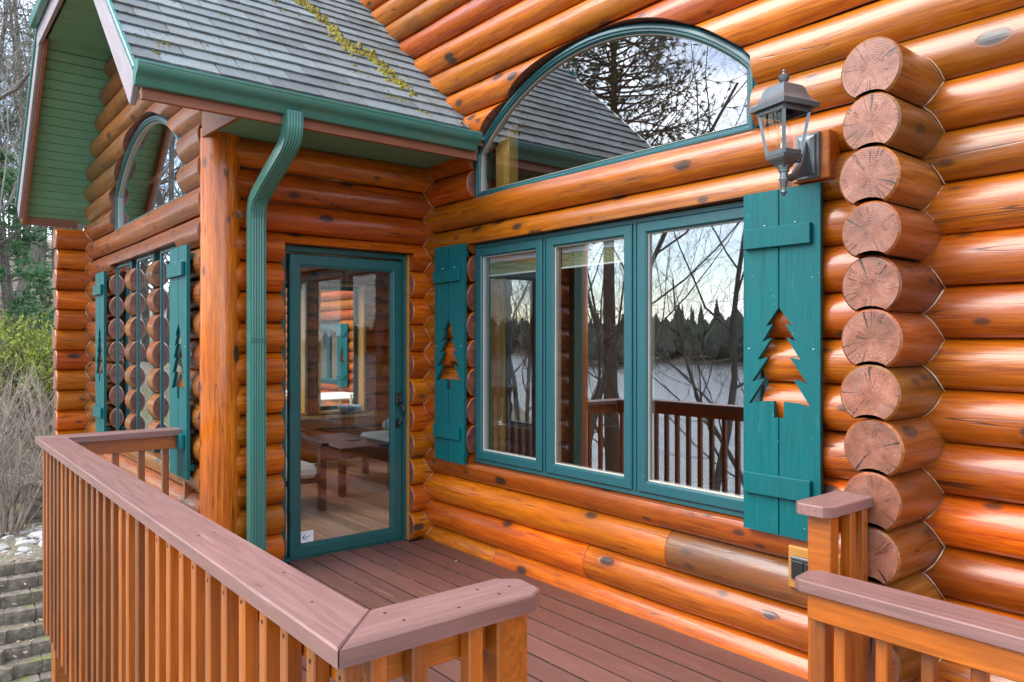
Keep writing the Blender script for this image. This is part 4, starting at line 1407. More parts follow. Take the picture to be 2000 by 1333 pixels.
# screws sunk in the caps
for (sx, sy) in ((-1.34, .80), (-1.40, .79), (-1.33, .93), (-1.40, 1.03), (-1.345, 1.05), (-1.37, 1.10), (-1.56, .70), (-1.80, .735), (-2.3, .68), (-2.31, .73), (-3.05, .67), (-3.04, .73), (-3.9, .70)):
    mb = MB(); mb.lathe((sx, sy, CZ + .0004), [(.004, 0), (.0035, .0006)], 8)
    part('screw', mb, M['black'], rail)

rail2 = thing('deck_railing', 'short deck railing butted against the stacked log ends', 'railing', (-1.38, 2.6, 0))
cap_y([(-1.325, 2.800), (-1.325, 2.500), (-1.348, 2.462), (-1.440, 2.462), (-1.466, 2.495), (-1.466, 2.800)], rail2)
mb = MB(); mb.box(-.043, .043, -.030, .030, -.56, .56, bev=.004)
put('end_post', mesh_of('end_post', mb, M['rail']), rail2, (-1.392, 2.545, CZ - CT - .562))
for yy in (2.645, 2.735):
    baluster(rail2, -1.352, yy, -.205, CZ - CT - .001)
rail_y(-1.408, 2.58, 2.78, CZ - CT - .0455, rail2)

rail3 = thing('walkway_railing', 'lower walkway railing with mauve cap and orange side rail in front of the log stack', 'railing', (0.4, 2.37, -.19))
LZ = 0.705
part('cap_rail', prism([(-1.335, 2.290), (-1.362, 2.310), (-1.372, 2.400), (-1.345, 2.440), (2.2, 2.440), (2.2, 2.290)], LZ - CT, LZ), M['cap'], rail3)
mb = MB(); mb.box(-1.775, 1.775, -.019, .019, -.0445, .0445, bev=.003)
put('side_rail', mesh_of('side_rail', mb, M['rail']), rail3, (0.455, 2.330, LZ - CT - .0455))
x = -1.305
for i in range(26):
    s = .05 if i == 0 else .038
    baluster(rail3, x, 2.370 + .004, -.30, LZ - CT - .001, s)
    x += (.055 if i == 0 else .135)
    if i == 0: x = -1.235

# ------------------------------------------------------------------ rooms behind the glass
inside = empty('interior', (-6.7, 4.5, 0), cabin)
y = 1.75
i = 0
while y < 7.2:
    mb = MB(); mb.box(-1.85, 1.85, -.066, .066, -.03, 0, bev=.003)
    put('floor_board', mesh_of('floor_board', mb, M['floor']), inside, (-6.80, y, 0.0)); y += .136
mb = MB(); mb.box(-8.72, 1.5, 3.3, 7.3, -.12, -.035); mb.box(-8.72, -4.98, 1.6, 3.3, -.12, -.035)
part('floor_base', mb, M['dark'], inside)
mb = MB(); mb.box(-4.80, 1.5, 3.34, 7.3, -.03, 0.0)
part('room_floor', mb, M['floor'], inside)
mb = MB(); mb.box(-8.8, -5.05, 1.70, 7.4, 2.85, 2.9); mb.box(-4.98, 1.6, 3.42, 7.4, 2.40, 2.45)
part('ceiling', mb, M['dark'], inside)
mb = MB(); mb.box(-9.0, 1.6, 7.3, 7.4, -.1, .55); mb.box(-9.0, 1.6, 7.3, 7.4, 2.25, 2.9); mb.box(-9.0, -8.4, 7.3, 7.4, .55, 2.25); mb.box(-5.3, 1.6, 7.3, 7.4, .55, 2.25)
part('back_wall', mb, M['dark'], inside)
fill_win = part('window', ring_frame(rect(-8.4, -5.3, .55, 2.25), fprof(.06, 7.31, .06)), M['jamb'], cabin)  # unseen window, added to let more daylight into the sun room
part('pane', pane_mesh(rect(-8.36, -5.34, .59, 2.21), 7.35), M['glass1'], fill_win, smooth=False)
mb = MB(); mb.box(-5.06, -5.0, 3.40, 7.29, -.03, 2.84)
part('partition', mb, M['dark'], inside)
mb = MB(); mb.box(1.5, 1.6, 3.3, 7.3, -.1, 6.0)
part('side_wall', mb, M['dark'], inside)
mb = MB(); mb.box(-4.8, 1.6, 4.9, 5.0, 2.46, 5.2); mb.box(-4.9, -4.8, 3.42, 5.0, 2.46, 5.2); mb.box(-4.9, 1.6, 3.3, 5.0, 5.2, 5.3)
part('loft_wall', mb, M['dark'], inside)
# far wall of the sun room with two windows (logs along y)
WW = -8.70
far_wall = empty('log_wall', (WW, 4.5, 0), cabin)
FZ0, FZ1 = 0.585, 2.20
FW = [(2.75, 3.80), (3.945, 4.585)]
for k in range(0, 14):
    z = DZ(k)
    if FZ0 < z < FZ1:
        add_log(far_wall, 1.75, FW[0][0], WW, z, 'y'); add_log(far_wall, FW[0][1], FW[1][0], WW, z, 'y'); add_log(far_wall, FW[1][1], 7.2, WW, z, 'y')
    else:
        add_log(far_wall, 1.75, 7.2, WW, z, 'y')
for (a, b) in FW:
    w = part('window', ring_frame(rect(a, b, FZ0 + .01, FZ1), [(0, -8.84), (0, -8.60), (.03, -8.60), (.03, -8.84)], 'x'), M['jamb'], cabin)
    part('sash', ring_frame(rect(a + .03, b - .03, FZ0 + .04, FZ1 - .03), fprof(.05, -8.80, .03), 'x'), M['frame'], w)
    part('pane', pane_mesh(rect(a + .07, b - .07, FZ0 + .08, FZ1 - .07), -8.785, 'x'), M['glass1'], w, smooth=False)
mb = MB(); mb.box(-8.62, -8.48, 2.7, 4.68, FZ0 - .035, FZ0 - .003, bev=.004)
part('window_sill', mb, M['jamb'], inside)

# furniture in the sun room
tb = thing('coffee_table', 'low dark slatted coffee table behind the glass door', 'table', (-7.12, 3.53, 0.003))
for i in range(9):
    yy = 3.235 + i * .066
    mb = MB(); mb.box(-7.70, -6.56, yy, yy + .062, .440, .470, bev=.002)
    part('slat', mb, M['tablewood'], tb)
mb = MB(); mb.box(-7.66, -6.60, 3.25, 3.28, .375, .44); mb.box(-7.66, -6.60, 3.785, 3.815, .375, .44); mb.box(-7.66, -7.63, 3.28, 3.785, .375, .44); mb.box(-6.63, -6.60, 3.28, 3.785, .375, .44)
part('apron', mb, M['tablewood'], tb)
for (px, py) in ((-6.60, 3.27), (-6.60, 3.80), (-7.66, 3.80), (-7.66, 3.27)):
    mb = MB(); mb.box(px - .03, px + .03, py - .03, py + .03, .012, .374, bev=.004)
    lg = part('leg', mb, M['tablewood'], tb)
    mb = MB(); mb.lathe((px, py, 0.001), [(.016, 0), (.018, .012)], 10)
    part('foot', mb, M['black'], lg)
mb = MB(); mb.lathe((-7.05, 3.62, .4705), [(.075, 0), (.085, .008), (.08, .014), (.02, .016)], 20)
tag(part('coaster', mb, M['outlet'], None, (-7.05, 3.62, .4705)), 'flat round dish lying on the low dark coffee table', 'dish')
ch = thing('armchair', 'dark wood armchair with pale seat cushion just inside the porch door', 'chair', (-6.45, 2.65, 0.003))
for (px, py) in ((-6.16, 2.86), (-6.16, 2.28), (-6.75, 2.86), (-6.75, 2.28)):
    mb = MB(); mb.box(px - .03, px + .03, py - .03, py + .03, .012, .56, bev=.004)
    part('leg', mb, M['tablewood'], ch)
for py in (2.86, 2.28):
    mb = MB()
    n = 10
    for q in range(n):
        t0, t1 = q / n, (q + 1) / n
        f = lambda t: (-6.10 - .78 * t, .575 + .10 * t * t - .02 * t)
        (xa, za), (xb, zb_) = f(t0), f(t1)
        mb.add([(xa, py - .035, za), (xb, py - .035, zb_), (xb, py + .035, zb_), (xa, py + .035, za), (xa, py - .035, za + .028), (xb, py - .035, zb_ + .028), (xb, py + .035, zb_ + .028), (xa, py + .035, za + .028)],
               [(0, 1, 5, 4), (2, 3, 7, 6), (4, 5, 6, 7), (3, 2, 1, 0)])
    part('arm', mb, M['tablewood'], ch)
    mb = MB(); mb.box(-6.72, -6.19, py - .02, py + .02, .24, .34)
    part('side_rail', mb, M['tablewood'], ch)
mb = MB(); mb.box(-6.74, -6.17, 2.31, 2.83, .255, .30); part('seat_frame', mb, M['tablewood'], ch)
mb = MB(); mb.box(-6.72, -6.14, 2.315, 2.825, .302, .42, bev=.035); part('seat_cushion', mb, M['cushion'], ch)
mb = MB(); mb.box(-6.90, -6.76, 2.315, 2.825, .302, .95, bev=.035); part('back_cushion', mb, M['cushion'], ch)
be = thing('bench', 'low bench with a thick pale cushion beyond the coffee table', 'bench', (-7.35, 4.3, 0.003))
mb = MB(); mb.box(-7.70, -6.98, 4.02, 4.70, .20, .33, bev=.005); part('seat_frame', mb, M['tablewood'], be)
for (px, py) in ((-7.65, 4.07), (-7.03, 4.07), (-7.65, 4.65), (-7.03, 4.65)):
    mb = MB(); mb.box(px - .03, px + .03, py - .03, py + .03, .0, .20); part('leg', mb, M['tablewood'], be)
mb = MB(); mb.box(-7.70, -6.98, 4.02, 4.72, .332, .46, bev=.03); part('cushion', mb, M['cushion'], be)
# bolster pillow
bm = bmesh.new()
bmesh.ops.create_uvsphere(bm, u_segments=20, v_segments=12, radius=1)
for v in bm.verts:
    v.co = Vector((math.copysign(abs(v.co.x) ** .55, v.co.x) * .25, v.co.y * .11, v.co.z * .085))
mb = MB(); mb.addbm(bm)
pl = put('pillow', mesh_of('pillow', mb, M['pillow']), None, (-7.38, 4.42, .545), (0, 0, R(62)))
tag(pl, 'blue and cream striped bolster pillow lying on the pale bench cushion', 'pillow')
mb = MB(); mb.lathe((-8.55, 4.34, FZ0 - .002), [(.05, 0), (.075, .02), (.13, .05), (.155, .085), (.15, .105), (.135, .10), (.03, .02)], 22)
tag(part('bowl', mb, M['ceramic'], None, (-8.55, 4.34, FZ0 - .002)), 'blue and white oval bowl on the sun room window sill', 'bowl')

# second wing seen through the sun room window
wing = thing('log_cabin', 'second log wing with a teal window seen through the porch door', 'house', (-14, 6.8, 0))
WY = 6.80
ww_ = empty('log_wall', (-14, WY, 0), wing)
for k in range(-3, 19):
    z = MZ(k) * 1.0
    if .60 < z < 1.83:
        add_log(ww_, -17.0, -14.95, WY, z); add_log(ww_, -13.62, -11.5, WY, z)
    elif k == 2:
        add_log(ww_, -17.0, -11.5, WY, z, notches=[(-14.95, -13.62, -9, .62)])
    else:
        add_log(ww_, -17.0, -11.5, WY, z)
w = part('window', ring_frame(rect(-14.93, -13.63, .625, 1.82), fprof(.04, 6.76, .1)), M['frame'], wing)
for (a, b) in ((-14.89, -14.28), (-14.26, -13.67)):
    part('sash', ring_frame(rect(a, b, .67, 1.78), fprof(.06, 6.75, .06)), M['frame'], w)
    part('pane', pane_mesh(rect(a + .06, b - .06, .73, 1.72), 6.78), M['glass'], w, smooth=False)
mb = MB(); mb.box(-17, -11.5, 6.95, 7.05, -.6, 3.8); part('back_wall', mb, M['dark'], wing)
shutter('teal pine cutout shutter on the second log wing seen through the porch door', -13.63, -13.23, -13.43, .60, 1.82, 1.40, 6.67, None, ((1.58, 1.66), (.75, .83)), .8)
# patio set on the far side
pt = thing('patio_table', 'pale square patio table outside the sun room window', 'table', (-11.6, 5.55, 0))
mb = MB(); mb.box(-12.3, -10.9, 5.0, 6.1, .56, .59, bev=.01); part('table_top', mb, M['castwhite'], pt)
for (px, py) in ((-12.2, 5.1), (-11.0, 5.1), (-12.2, 6.0), (-11.0, 6.0)):
    mb = MB(); mb.tube([(px, py, -.6), (px, py, .56)], [.025, .025], 8); part('leg', mb, M['castwhite'], pt)
def patio_chair(loc, rot, label):
    t = thing('patio_chair', label, 'chair', loc, 'cast patio chairs outside the window')
    t.rotation_euler = (0, 0, rot)
    def p(name, mb):
        o = bpy.data.objects.new(name, mesh_of(name, mb, M['castwhite'])); COL.objects.link(o); o.parent = t
    mb = MB(); mb.box(-.22, .22, -.22, .22, .42, .45, bev=.01); p('seat', mb)
    mb = MB()
    fr = [(-.20, .22, .45), (-.215, .25, .70), (-.19, .28, .90), (0, .30, .97), (.19, .28, .90), (.215, .25, .70), (.20, .22, .45)]
    mb.tube(fr, [.018] * 7, 6)
    for (cx, cz, rr_) in ((-.11, .80, .06), (.11, .80, .06), (0, .68, .07), (-.12, .58, .055), (.12, .58, .055), (0, .86, .05)):
        ring_ = [(cx + rr_ * math.cos(q * math.pi / 5), .235 + (cz - .45) * .12, cz + rr_ * math.sin(q * math.pi / 5)) for q in range(11)]
        mb.tube(ring_, [.013] * 11, 5)
    mb.tube([(0, .23, .45), (0, .30, .97)], [.012, .012], 5)
    p('backrest', mb)
    for sx in (-.19, .19):
        for sy in (-.19, .19):
            mb = MB(); mb.tube([(sx, sy, .42), (sx * 1.15, sy * 1.15, -.55)], [.018, .014], 6); p('leg', mb)
    return t
patio_chair((-11.9, 4.95, .22), R(160), 'cream cast patio chair at the near side of the patio table')
patio_chair((-10.7, 5.75, .22), R(-80), 'cream cast patio chair at the end of the patio table nearest the window')

# ------------------------------------------------------------------ terrain and lake
def smooth(a, b, t):
    t = min(max((t - a) / (b - a), 0), 1)
    return t * t * (3 - 2 * t)
LAKE_Z = -6.6
def hn(x, y):
    return .5 * math.sin(x * .31 + 1.3) * math.cos(y * .27 + .4) + .25 * math.sin(x * .77 + y * .61) + .12 * math.sin(x * 1.9 - y * 1.7)
def ground_h(x, y):
    h = -2.40 + 1.20 * smooth(-10.75, -11.15, x)
    hill = max(0, -13.0 - x)
    h += min(hill * .17, 10) + .9 * smooth(-14, -30, x)
    s = max(0.0, 0.4 - y)
    k = min(1.0, s / 3)
    h -= min(s * .30, 7.5) * k
    h += hn(x, y) * .25 * smooth(-11.5, -16, x) + hn(x * .7, y * .7) * .2 * k
    if y < -8: h = max(h, LAKE_Z - 1.5)
    if y < -16: h -= (-16 - y) * .25
    return max(h, LAKE_Z - 3)
mb = MB()
xs = [-160, -120, -90, -70] + [-56 + i * 2 for i in range(20)] + [-16 + i * .5 for i in range(33)] + [0.5 + i * 2 for i in range(12)] + [30, 45, 70]
ys = [-60, -40, -30] + [-24 + i * 1.5 for i in range(14)] + [-3 + i * .5 for i in range(17)] + [6 + i * 2 for i in range(14)] + [40, 60, 90, 120]
vs = [(x, y, ground_h(x, y)) for x in xs for y in ys]
ny = len(ys)
mb.add(vs, [(i * ny + j, (i + 1) * ny + j, (i + 1) * ny + j + 1, i * ny + j + 1) for i in range(len(xs) - 1) for j in range(ny - 1)])
g = put('ground', mesh_of('ground', mb, M['ground'], True, 80)); g['kind'] = 'structure'
mb = MB(); mb.add([(-900, -900, LAKE_Z), (900, -900, LAKE_Z), (900, -14, LAKE_Z), (-900, -14, LAKE_Z)], [(0, 1, 2, 3)])
lake = put('lake', mesh_of('lake', mb, M['water'], False)); lake['kind'] = 'structure'
# far shore with its wood
def shore_y(x): return -215 - 25 * math.sin(x * .011) + 8 * math.sin(x * .05)
mb = MB()
pts = list(range(-900, 701, 20))
vs = []
for x in pts:
    y = shore_y(x)
    vs += [(x, y, LAKE_Z - .3), (x, y - 12, LAKE_Z + 2), (x, y - 90, LAKE_Z + 10), (x, y - 260, LAKE_Z + 16)]
mb.add(vs, [(i * 4 + j, i * 4 + j + 1, (i + 1) * 4 + j + 1, (i + 1) * 4 + j) for i in range(len(pts) - 1) for j in range(3)])
fs_ = put('far_shore', mesh_of('far_shore', mb, M['ground'], True, 80)); fs_['kind'] = 'structure'
mb = MB()
for i in range(2300):
    x = rng.uniform(-760, 420); dpt = rng.random() ** 1.6 * 70 + 3
    y = shore_y(x) - dpt
    h = rng.uniform(9, 17) * (1.25 if rng.random() < .12 else 1); r = h * rng.uniform(.14, .22)
    z = LAKE_Z + 1 + dpt * .09
    a0 = rng.random() * 6
    lv = []
    rad_ = (1, .75, .5, .25) if rng.random() < .22 else (.6, 1.05, 1.0, .62)
    if rad_[0] < 1: h *= .8; r *= 1.25
    for q in range(4):
        f = q / 4; kf = rad_[q]
        ring = [(x + r * kf * math.cos(a0 + w * 1.2566 + q) * rng.uniform(.7, 1.2), y + r * kf * math.sin(a0 + w * 1.2566 + q) * rng.uniform(.7, 1.2), z + h * (f * .9 + .05)) for w in range(5)]
        lv.append(ring)
    b = [p for r_ in lv for p in r_] + [(x, y, z + h)]
    fsx = [(q * 5 + w, q * 5 + (w + 1) % 5, (q + 1) * 5 + (w + 1) % 5, (q + 1) * 5 + w) for q in range(3) for w in range(5)]
    fsx += [(15 + w, 15 + (w + 1) % 5, 20) for w in range(5)]
    mb.add(b, fsx)
fw = put('far_forest', mesh_of('far_forest', mb, M['farwood'], False))
tag(fw, 'dark wooded shore far across the lake', 'forest', None, 'stuff')

# ------------------------------------------------------------------ block steps and retaining wall
def block_mesh(seed, w=.30, d=.24, h=.130):
    r_ = random.Random(seed)
    mb = MB()
    nx, nz = 7, 4
    # split face towards +x, block runs along y
    front = []
    for i in range(nx + 1):
        for k in range(nz + 1):
            y = -w / 2 + w * i / nx; z = h * k / nz
            edge = min(i, nx - i) / (nx / 2)
            b = .018 * math.sqrt(max(edge, 0.0)) + r_.uniform(-.006, .008)
            if k in (0, nz): b -= .006
            front.append((b, y, z))
    fs = [(i * (nz + 1) + k, (i + 1) * (nz + 1) + k, (i + 1) * (nz + 1) + k + 1, i * (nz + 1) + k + 1) for i in range(nx) for k in range(nz)]
    mb.add(front, fs)
    top = [front[i * (nz + 1) + nz] for i in range(nx + 1)] + [(-d, w / 2 - .02, h), (-d, -w / 2 + .02, h)]
    mb.add(top, [tuple(range(len(top)))])
    for i in (0, nx):
        q = [front[i * (nz + 1) + k] for k in range(nz + 1)]
        yb_ = (-w / 2 + .02) if i == 0 else (w / 2 - .02)
        q += [(-d, yb_, h), (-d, yb_, 0)]
        mb.add(q, [tuple(range(len(q)))])
    return mesh_of('block', mb, M['concrete'], True, 50)
BM = [block_mesh(i) for i in range(6)]
steps = thing('stone_steps', 'mossy split-face block steps curving down past the deck railing', 'steps', (-10.2, 1.2, -2.3))
for c in range(9):
    zt_ = -1.165 - c * .131
    xc = -10.72 + c * .20
    ph = rng.uniform(-.15, .15)
    y = -1.3 + ph
    while y < (3.0 if c < 6 else 1.75):
        x = xc - .20 * (y - 1.25) ** 2
        ang = math.atan(.40 * (y - 1.25))
        if c >= 4 and y < .80:
            x += (0.80 - y) * .55; ang = R(-29)
        put('block', rng.choice(BM), steps, (x + rng.uniform(-.008, .008), y, zt_ - .130 + rng.uniform(-.003, .003)), (0, 0, ang + rng.uniform(-.03, .03)))
        y += .302 * math.cos(ang) + .002
mb = MB()
for c in range(9):
    zt_ = -1.165 - c * .131
    mb.box(-10.72 + c * .20 - 1.9, -10.72 + c * .20 - .30, -1.4, 3.0 if c < 6 else 1.7, zt_ - .13, zt_ - .02)
part('fill', mb, M['ground'], steps)
rwall = thing('retaining_wall', 'low weathered block retaining wall behind the plant hook', 'wall', (-13.4, 2.4, -1.3))
for c in range(6):
    for q in range(7):
        put('block', rng.choice(BM), rwall, (-13.1 + c * -.03, 1.42 + q * .302 + (c % 2) * .15, -1.42 + c * .131), (0, 0, rng.uniform(-.05, .05)))

# pale stones on the bank
def rock_mesh(seed):
    r_ = random.Random(seed)
    bm = bmesh.new(); bmesh.ops.create_icosphere(bm, subdivisions=2, radius=1)
    dirs = [(Vector((r_.gauss(0, 1), r_.gauss(0, 1), r_.gauss(0, 1))).normalized(), r_.uniform(.55, .95)) for _ in range(9)]
    for v in bm.verts:
        for d, k in dirs:
            e = v.co.dot(d)
            if e > k: v.co -= d * (e - k)
        v.co.z *= .55
    mb = MB(); mb.addbm(bm)
    return mesh_of('rock', mb, M['rock'], True, 30)
RM = [rock_mesh(i) for i in range(7)]
for i in range(70):
    x = rng.uniform(-12.6, -10.95); y = rng.uniform(.55, 1.9)
    s = rng.uniform(.04, .10) * (1.5 if rng.random() < .15 else 1)
    o = put('rock', rng.choice(RM), None, (x, y, ground_h(x, y) + s * .2), (rng.uniform(-.3, .3), rng.uniform(-.3, .3), rng.random() * 6))
    o.scale = (s * rng.uniform(.8, 1.5), s, s)
    tag(o, 'pale fieldstone lying among others on the bank above the block steps', 'rock', 'pale stones on the bank above the steps')
mb = MB()
for i in range(2600):
    x = rng.uniform(-17, -10.7); y = rng.uniform(-.2, 3.2)
    z = ground_h(x, y) + .005
    s = rng.uniform(.012, .035); a = rng.random() * 6
    d = Vector((math.cos(a), math.sin(a), rng.uniform(-.3, .5))) * s; e = Vector((-math.sin(a), math.cos(a), rng.uniform(-.3, .3))) * s * .8
    p = Vector((x, y, z))
    mb.add([p - d, p - e, p + d, p + e, p + Vector((0, 0, s * .6))], [(0, 1, 4), (1, 2, 4), (2, 3, 4), (3, 0, 4)])
gv = part('gravel', mb, M['rock'], None, smooth=False); tag(gv, 'pale gravel and chips scattered between the stones', 'gravel', None, 'stuff')
mb = MB()
for i in range(5200):
    x = rng.uniform(-19, -10.8); y = rng.uniform(-.4, 3.4)
    if hn(x * 2.1, y * 2.1) < -.05: continue
    z = ground_h(x, y); s = rng.uniform(.03, .09); a = rng.random() * 6
    b = Vector((math.cos(a), math.sin(a), 0)) * .006
    t = Vector((rng.gauss(0, .03), rng.gauss(0, .03), s))
    p = Vector((x, y, z))
    mb.add([p - b, p + b, p + t], [(0, 1, 2)])
gr = part('grass', mb, M['grass'], None, smooth=False); tag(gr, 'sparse short grass and moss on the stony bank', 'grass', None, 'stuff')
mb = MB()
for i in range(900):
    x = rng.uniform(-18, -9.0); y = rng.uniform(-.6, 2.4)
    z = ground_h(x, y) + .015
    if -10.9 < x < -9.0: z = -1.165 - max(0, (x + 10.8) / .20) * .131 + .02
    s = rng.uniform(.02, .045); a = rng.random() * 6
    d = Vector((math.cos(a), math.sin(a), rng.uniform(-.4, .4))) * s; e = Vector((-math.sin(a), math.cos(a), rng.uniform(-.4, .4))) * s * .55
    p = Vector((x, y, z))
    mb.add([p - d, p - e, p + d, p + e], [(0, 1, 2, 3)])
lv = part('leaves', mb, M['leaf'], None, smooth=False); tag(lv, 'dry fallen leaves on the bank and the steps', 'leaves', None, 'stuff')

# wrought plant hook
hk = thing('plant_hook', 'thin black shepherd hook standing in the stones behind the deck railing', 'hook', (-11.3, 1.43, -1.2))
mb = MB()
mb.tube([(-11.3, 1.43, -1.25), (-11.3, 1.43, -.16)], [.008, .007], 6); part('pole', mb, M['black'], hk)
for sg, z0 in ((1, -.36), (-1, -.36), (1, -.52), (-1, -.52)):
    mb = MB()
    mb.tube([(-11.3, 1.43 + sg * .12 * (1 - math.cos(q * .35)) * .8, z0 + .10 * math.sin(q * .35) - .1 + .01 * q * (1 if q > 5 else 0)) for q in range(10)], [.006] * 10, 5)
    part('hook', mb, M['black'], hk)

# ------------------------------------------------------------------ trees
def rot_vec(d, ang, az):
    d = d.normalized()
    a = d.cross(Vector((0, 0, 1)))
    if a.length < .05: a = d.cross(Vector((1, 0, 0)))
    a.normalize(); b = d.cross(a)
    return (d * math.cos(ang) + (a * math.cos(az) + b * math.sin(az)) * math.sin(ang)).normalized()
def grow(parts, p, d, ln, r, lvl, maxl, r_, up=.12, kids=(9, 6, 4, 3), spread=(.6, 1.1), start=.25, jit=.13, tip=.25):
    n = (9, 6, 4, 3, 2)[lvl]
    pts, rad = [p.copy()], [r]
    pos = p.copy()
    for i in range(n):
        d = (d + Vector((r_.gauss(0, jit), r_.gauss(0, jit), r_.gauss(0, jit) + up * (.3 if lvl == 0 else 1)))).normalized()
        pos = pos + d * (ln / n)
        pts.append(pos.copy()); rad.append(r * (1 - (1 - tip) * (i + 1) / n))
    parts[0 if lvl <= 1 else 1].append((pts, rad, (8, 6, 4, 3, 3)[lvl]))
    if lvl >= maxl: return
    nk = kids[lvl]
    az = r_.random() * 6.28
    for k in range(nk):
        t = start + (1 - start) * (k + r_.random() * .7) / nk
        f = min(t * n, n - .001); i = int(f); f -= i
        q = pts[i].lerp(pts[i + 1], f)
        dd = (pts[i + 1] - pts[i]).normalized()
        az += 2.4 + r_.uniform(-.5, .5)
        cd_ = rot_vec(dd, r_.uniform(*spread), az)
        rr_ = (rad[i] * (1 - f) + rad[i + 1] * f) * r_.uniform(.30, .50)
        grow(parts, q, cd_, ln * r_.uniform(.38, .62) * (1.0 - .35 * t), max(rr_, .0045), lvl + 1, maxl, r_, up, kids, spread, .2, jit * 1.15, tip)
def tree_meshes(name, seed, height, r, maxl=4, mats=('bark', 'twig'), **kw):
    r_ = random.Random(seed)
    parts = ([], [])
    grow(parts, Vector((0, 0, -.3)), Vector((r_.gauss(0, .05), r_.gauss(0, .05), 1)), height, r, 0, maxl, r_, **kw)
    out = []
    for lst, nm, mt in zip(parts, ('trunk', 'crown'), mats):
        mb = MB()
        for pts, rad, n in lst: mb.tube(pts, rad, n, 0, False)
        out.append(mesh_of(nm, mb, M[mt], True, 60))
    return out
def needle_tuft(mb, p, d, n, ln, w, r_):
    for _ in range(n):
        q = rot_vec(d, abs(r_.gauss(.2, .6)), r_.random() * 6.28)
        s = q.cross(Vector((r_.gauss(0, 1), r_.gauss(0, 1), r_.gauss(0, 1)))).normalized() * w
        e = p + q * ln * r_.uniform(.6, 1.1)
        mb.add([p - s, p + s, e], [(0, 1, 2)])
def pine_meshes(seed, height, r, low=.35, reach=.23, droop=.1, tuft=(9, .22, .012), dense=1.0, nlev=1.0, mat='needle', bark='pbark'):
    r_ = random.Random(seed)
    tr, cr = MB(), MB()
    lean = (r_.gauss(0, .02), r_.gauss(0, .02))
    P = lambda t: Vector((lean[0] * t * height + .12 * math.sin(t * 5), lean[1] * t * height + .1 * math.sin(t * 4 + 1), -.3 + t * (height + .3)))
    n = 14
    tr.tube([P(i / n) for i in range(n + 1)], [max(r * (1 - .92 * (i / n)), .015) for i in range(n + 1)], 9, 0, False)
    nw = int(height * 2.2 * nlev)
    for wv in range(nw):
        t = low + (1 - low) * (wv + r_.random() * .6) / nw
        nb_ = r_.choice((2, 3, 3, 4))
        az0 = r_.random() * 6.28
        for b in range(nb_):
            az = az0 + 6.28 * b / nb_ + r_.uniform(-.4, .4)
            ln = height * reach * (1 - ((t - low) / (1 - low)) ** 1.3 * .88) * r_.uniform(.65, 1.1)
            p = P(t)
            d = Vector((math.cos(az), math.sin(az), r_.uniform(-.05, .35) - droop)).normalized()
            ns = 6
            pts = [p]
            for i in range(ns):
                d = (d + Vector((r_.gauss(0, .10), r_.gauss(0, .10), r_.gauss(.03, .08)))).normalized()
                pts.append(pts[-1] + d * ln / ns)
            br = max(.012, r * .22 * (1 - t * .5))
            tr.tube(pts, [br * (1 - .8 * i / ns) for i in range(ns + 1)], 5, 0, False)
            for i in range(2, ns + 1):
                for sgn in (-1, 1):
                    if r_.random() > .85 * dense: continue
                    sd_ = rot_vec((pts[i] - pts[i - 1]), r_.uniform(.5, 1.1), r_.random() * 6.28)
                    l2 = ln * .22 * r_.uniform(.6, 1.3)
                    q1 = pts[i] + sd_ * l2 * .5; q2 = q1 + (sd_ + Vector((0, 0, .25))).normalized() * l2 * .5
                    tr.tube([pts[i], q1, q2], [br * .35, br * .25, br * .12], 3, 0, False)
                    for q, dd in ((q1, sd_), (q2, sd_)):
                        needle_tuft(cr, q, dd, tuft[0], tuft[1], tuft[2], r_)
                if i > 3: needle_tuft(cr, pts[i], (pts[i] - pts[i - 1]), tuft[0], tuft[1], tuft[2], r_)
    return [mesh_of('trunk', tr, M[bark], True, 60), mesh_of('crown', cr, M[mat], False)]
def plant_tree(name, label, meshes, x, y, rot=0., sc=1., group=None, cat='tree', z=None):
    t = thing(name, label, cat, (x, y, ground_h(x, y) - .05 if z is None else z), group)
    t.rotation_euler = (0, 0, rot); t.scale = (sc,) * 3
    for nm, me in zip(('trunk', 'crown'), meshes):
        o = bpy.data.objects.new(nm, me); COL.objects.link(o); o.parent = t
    return t
BT = [tree_meshes('t', 1, 11, .12, kids=(11, 6, 5, 3)), tree_meshes('t', 2, 13, .12, kids=(12, 7, 4, 3)), tree_meshes('t', 3, 9.5, .09, kids=(11, 6, 5, 3), spread=(.5, .9)), tree_meshes('t', 5, 12, .11, kids=(11, 6, 5, 3), up=.2)]
THIN = [tree_meshes('t', 11, 13, .10, 3, kids=(16, 5, 4), spread=(.9, 1.4), start=.12), tree_meshes('t', 12, 15, .12, 3, kids=(18, 5, 3), spread=(1.0, 1.5), start=.15), tree_meshes('t', 13, 10, .07, 3, kids=(14, 6, 4), spread=(.7, 1.2), start=.2)]
PT = [pine_meshes(21, 21, .30, .47, .20, .05, (12, .26, .013), 1.1, 1.4), pine_meshes(22, 18, .24, .55, .22, .10, (13, .24, .014), 1.1, 1.1)]
ST = pine_meshes(31, 6.5, .09, .04, .24, .12, (10, .16, .014), 1.1, 2.3, 'spruce', 'bark')
WP = pine_meshes(33, 15, .13, .10, .14, .10, (8, .21, .011), .6, 1.1, 'spruce', 'bark')
# leafless trees along the bank to the west, mirrored in the gable windows
for i in range(16):
    plant_tree('bare_tree', 'slim leafless tree on the bank beyond the railing, mirrored in the gable windows', THIN[i % 3], rng.uniform(-42, -19), rng.uniform(-11, -3.5), rng.random() * 6, rng.uniform(.8, 1.2), 'slim leafless trees on the west bank')
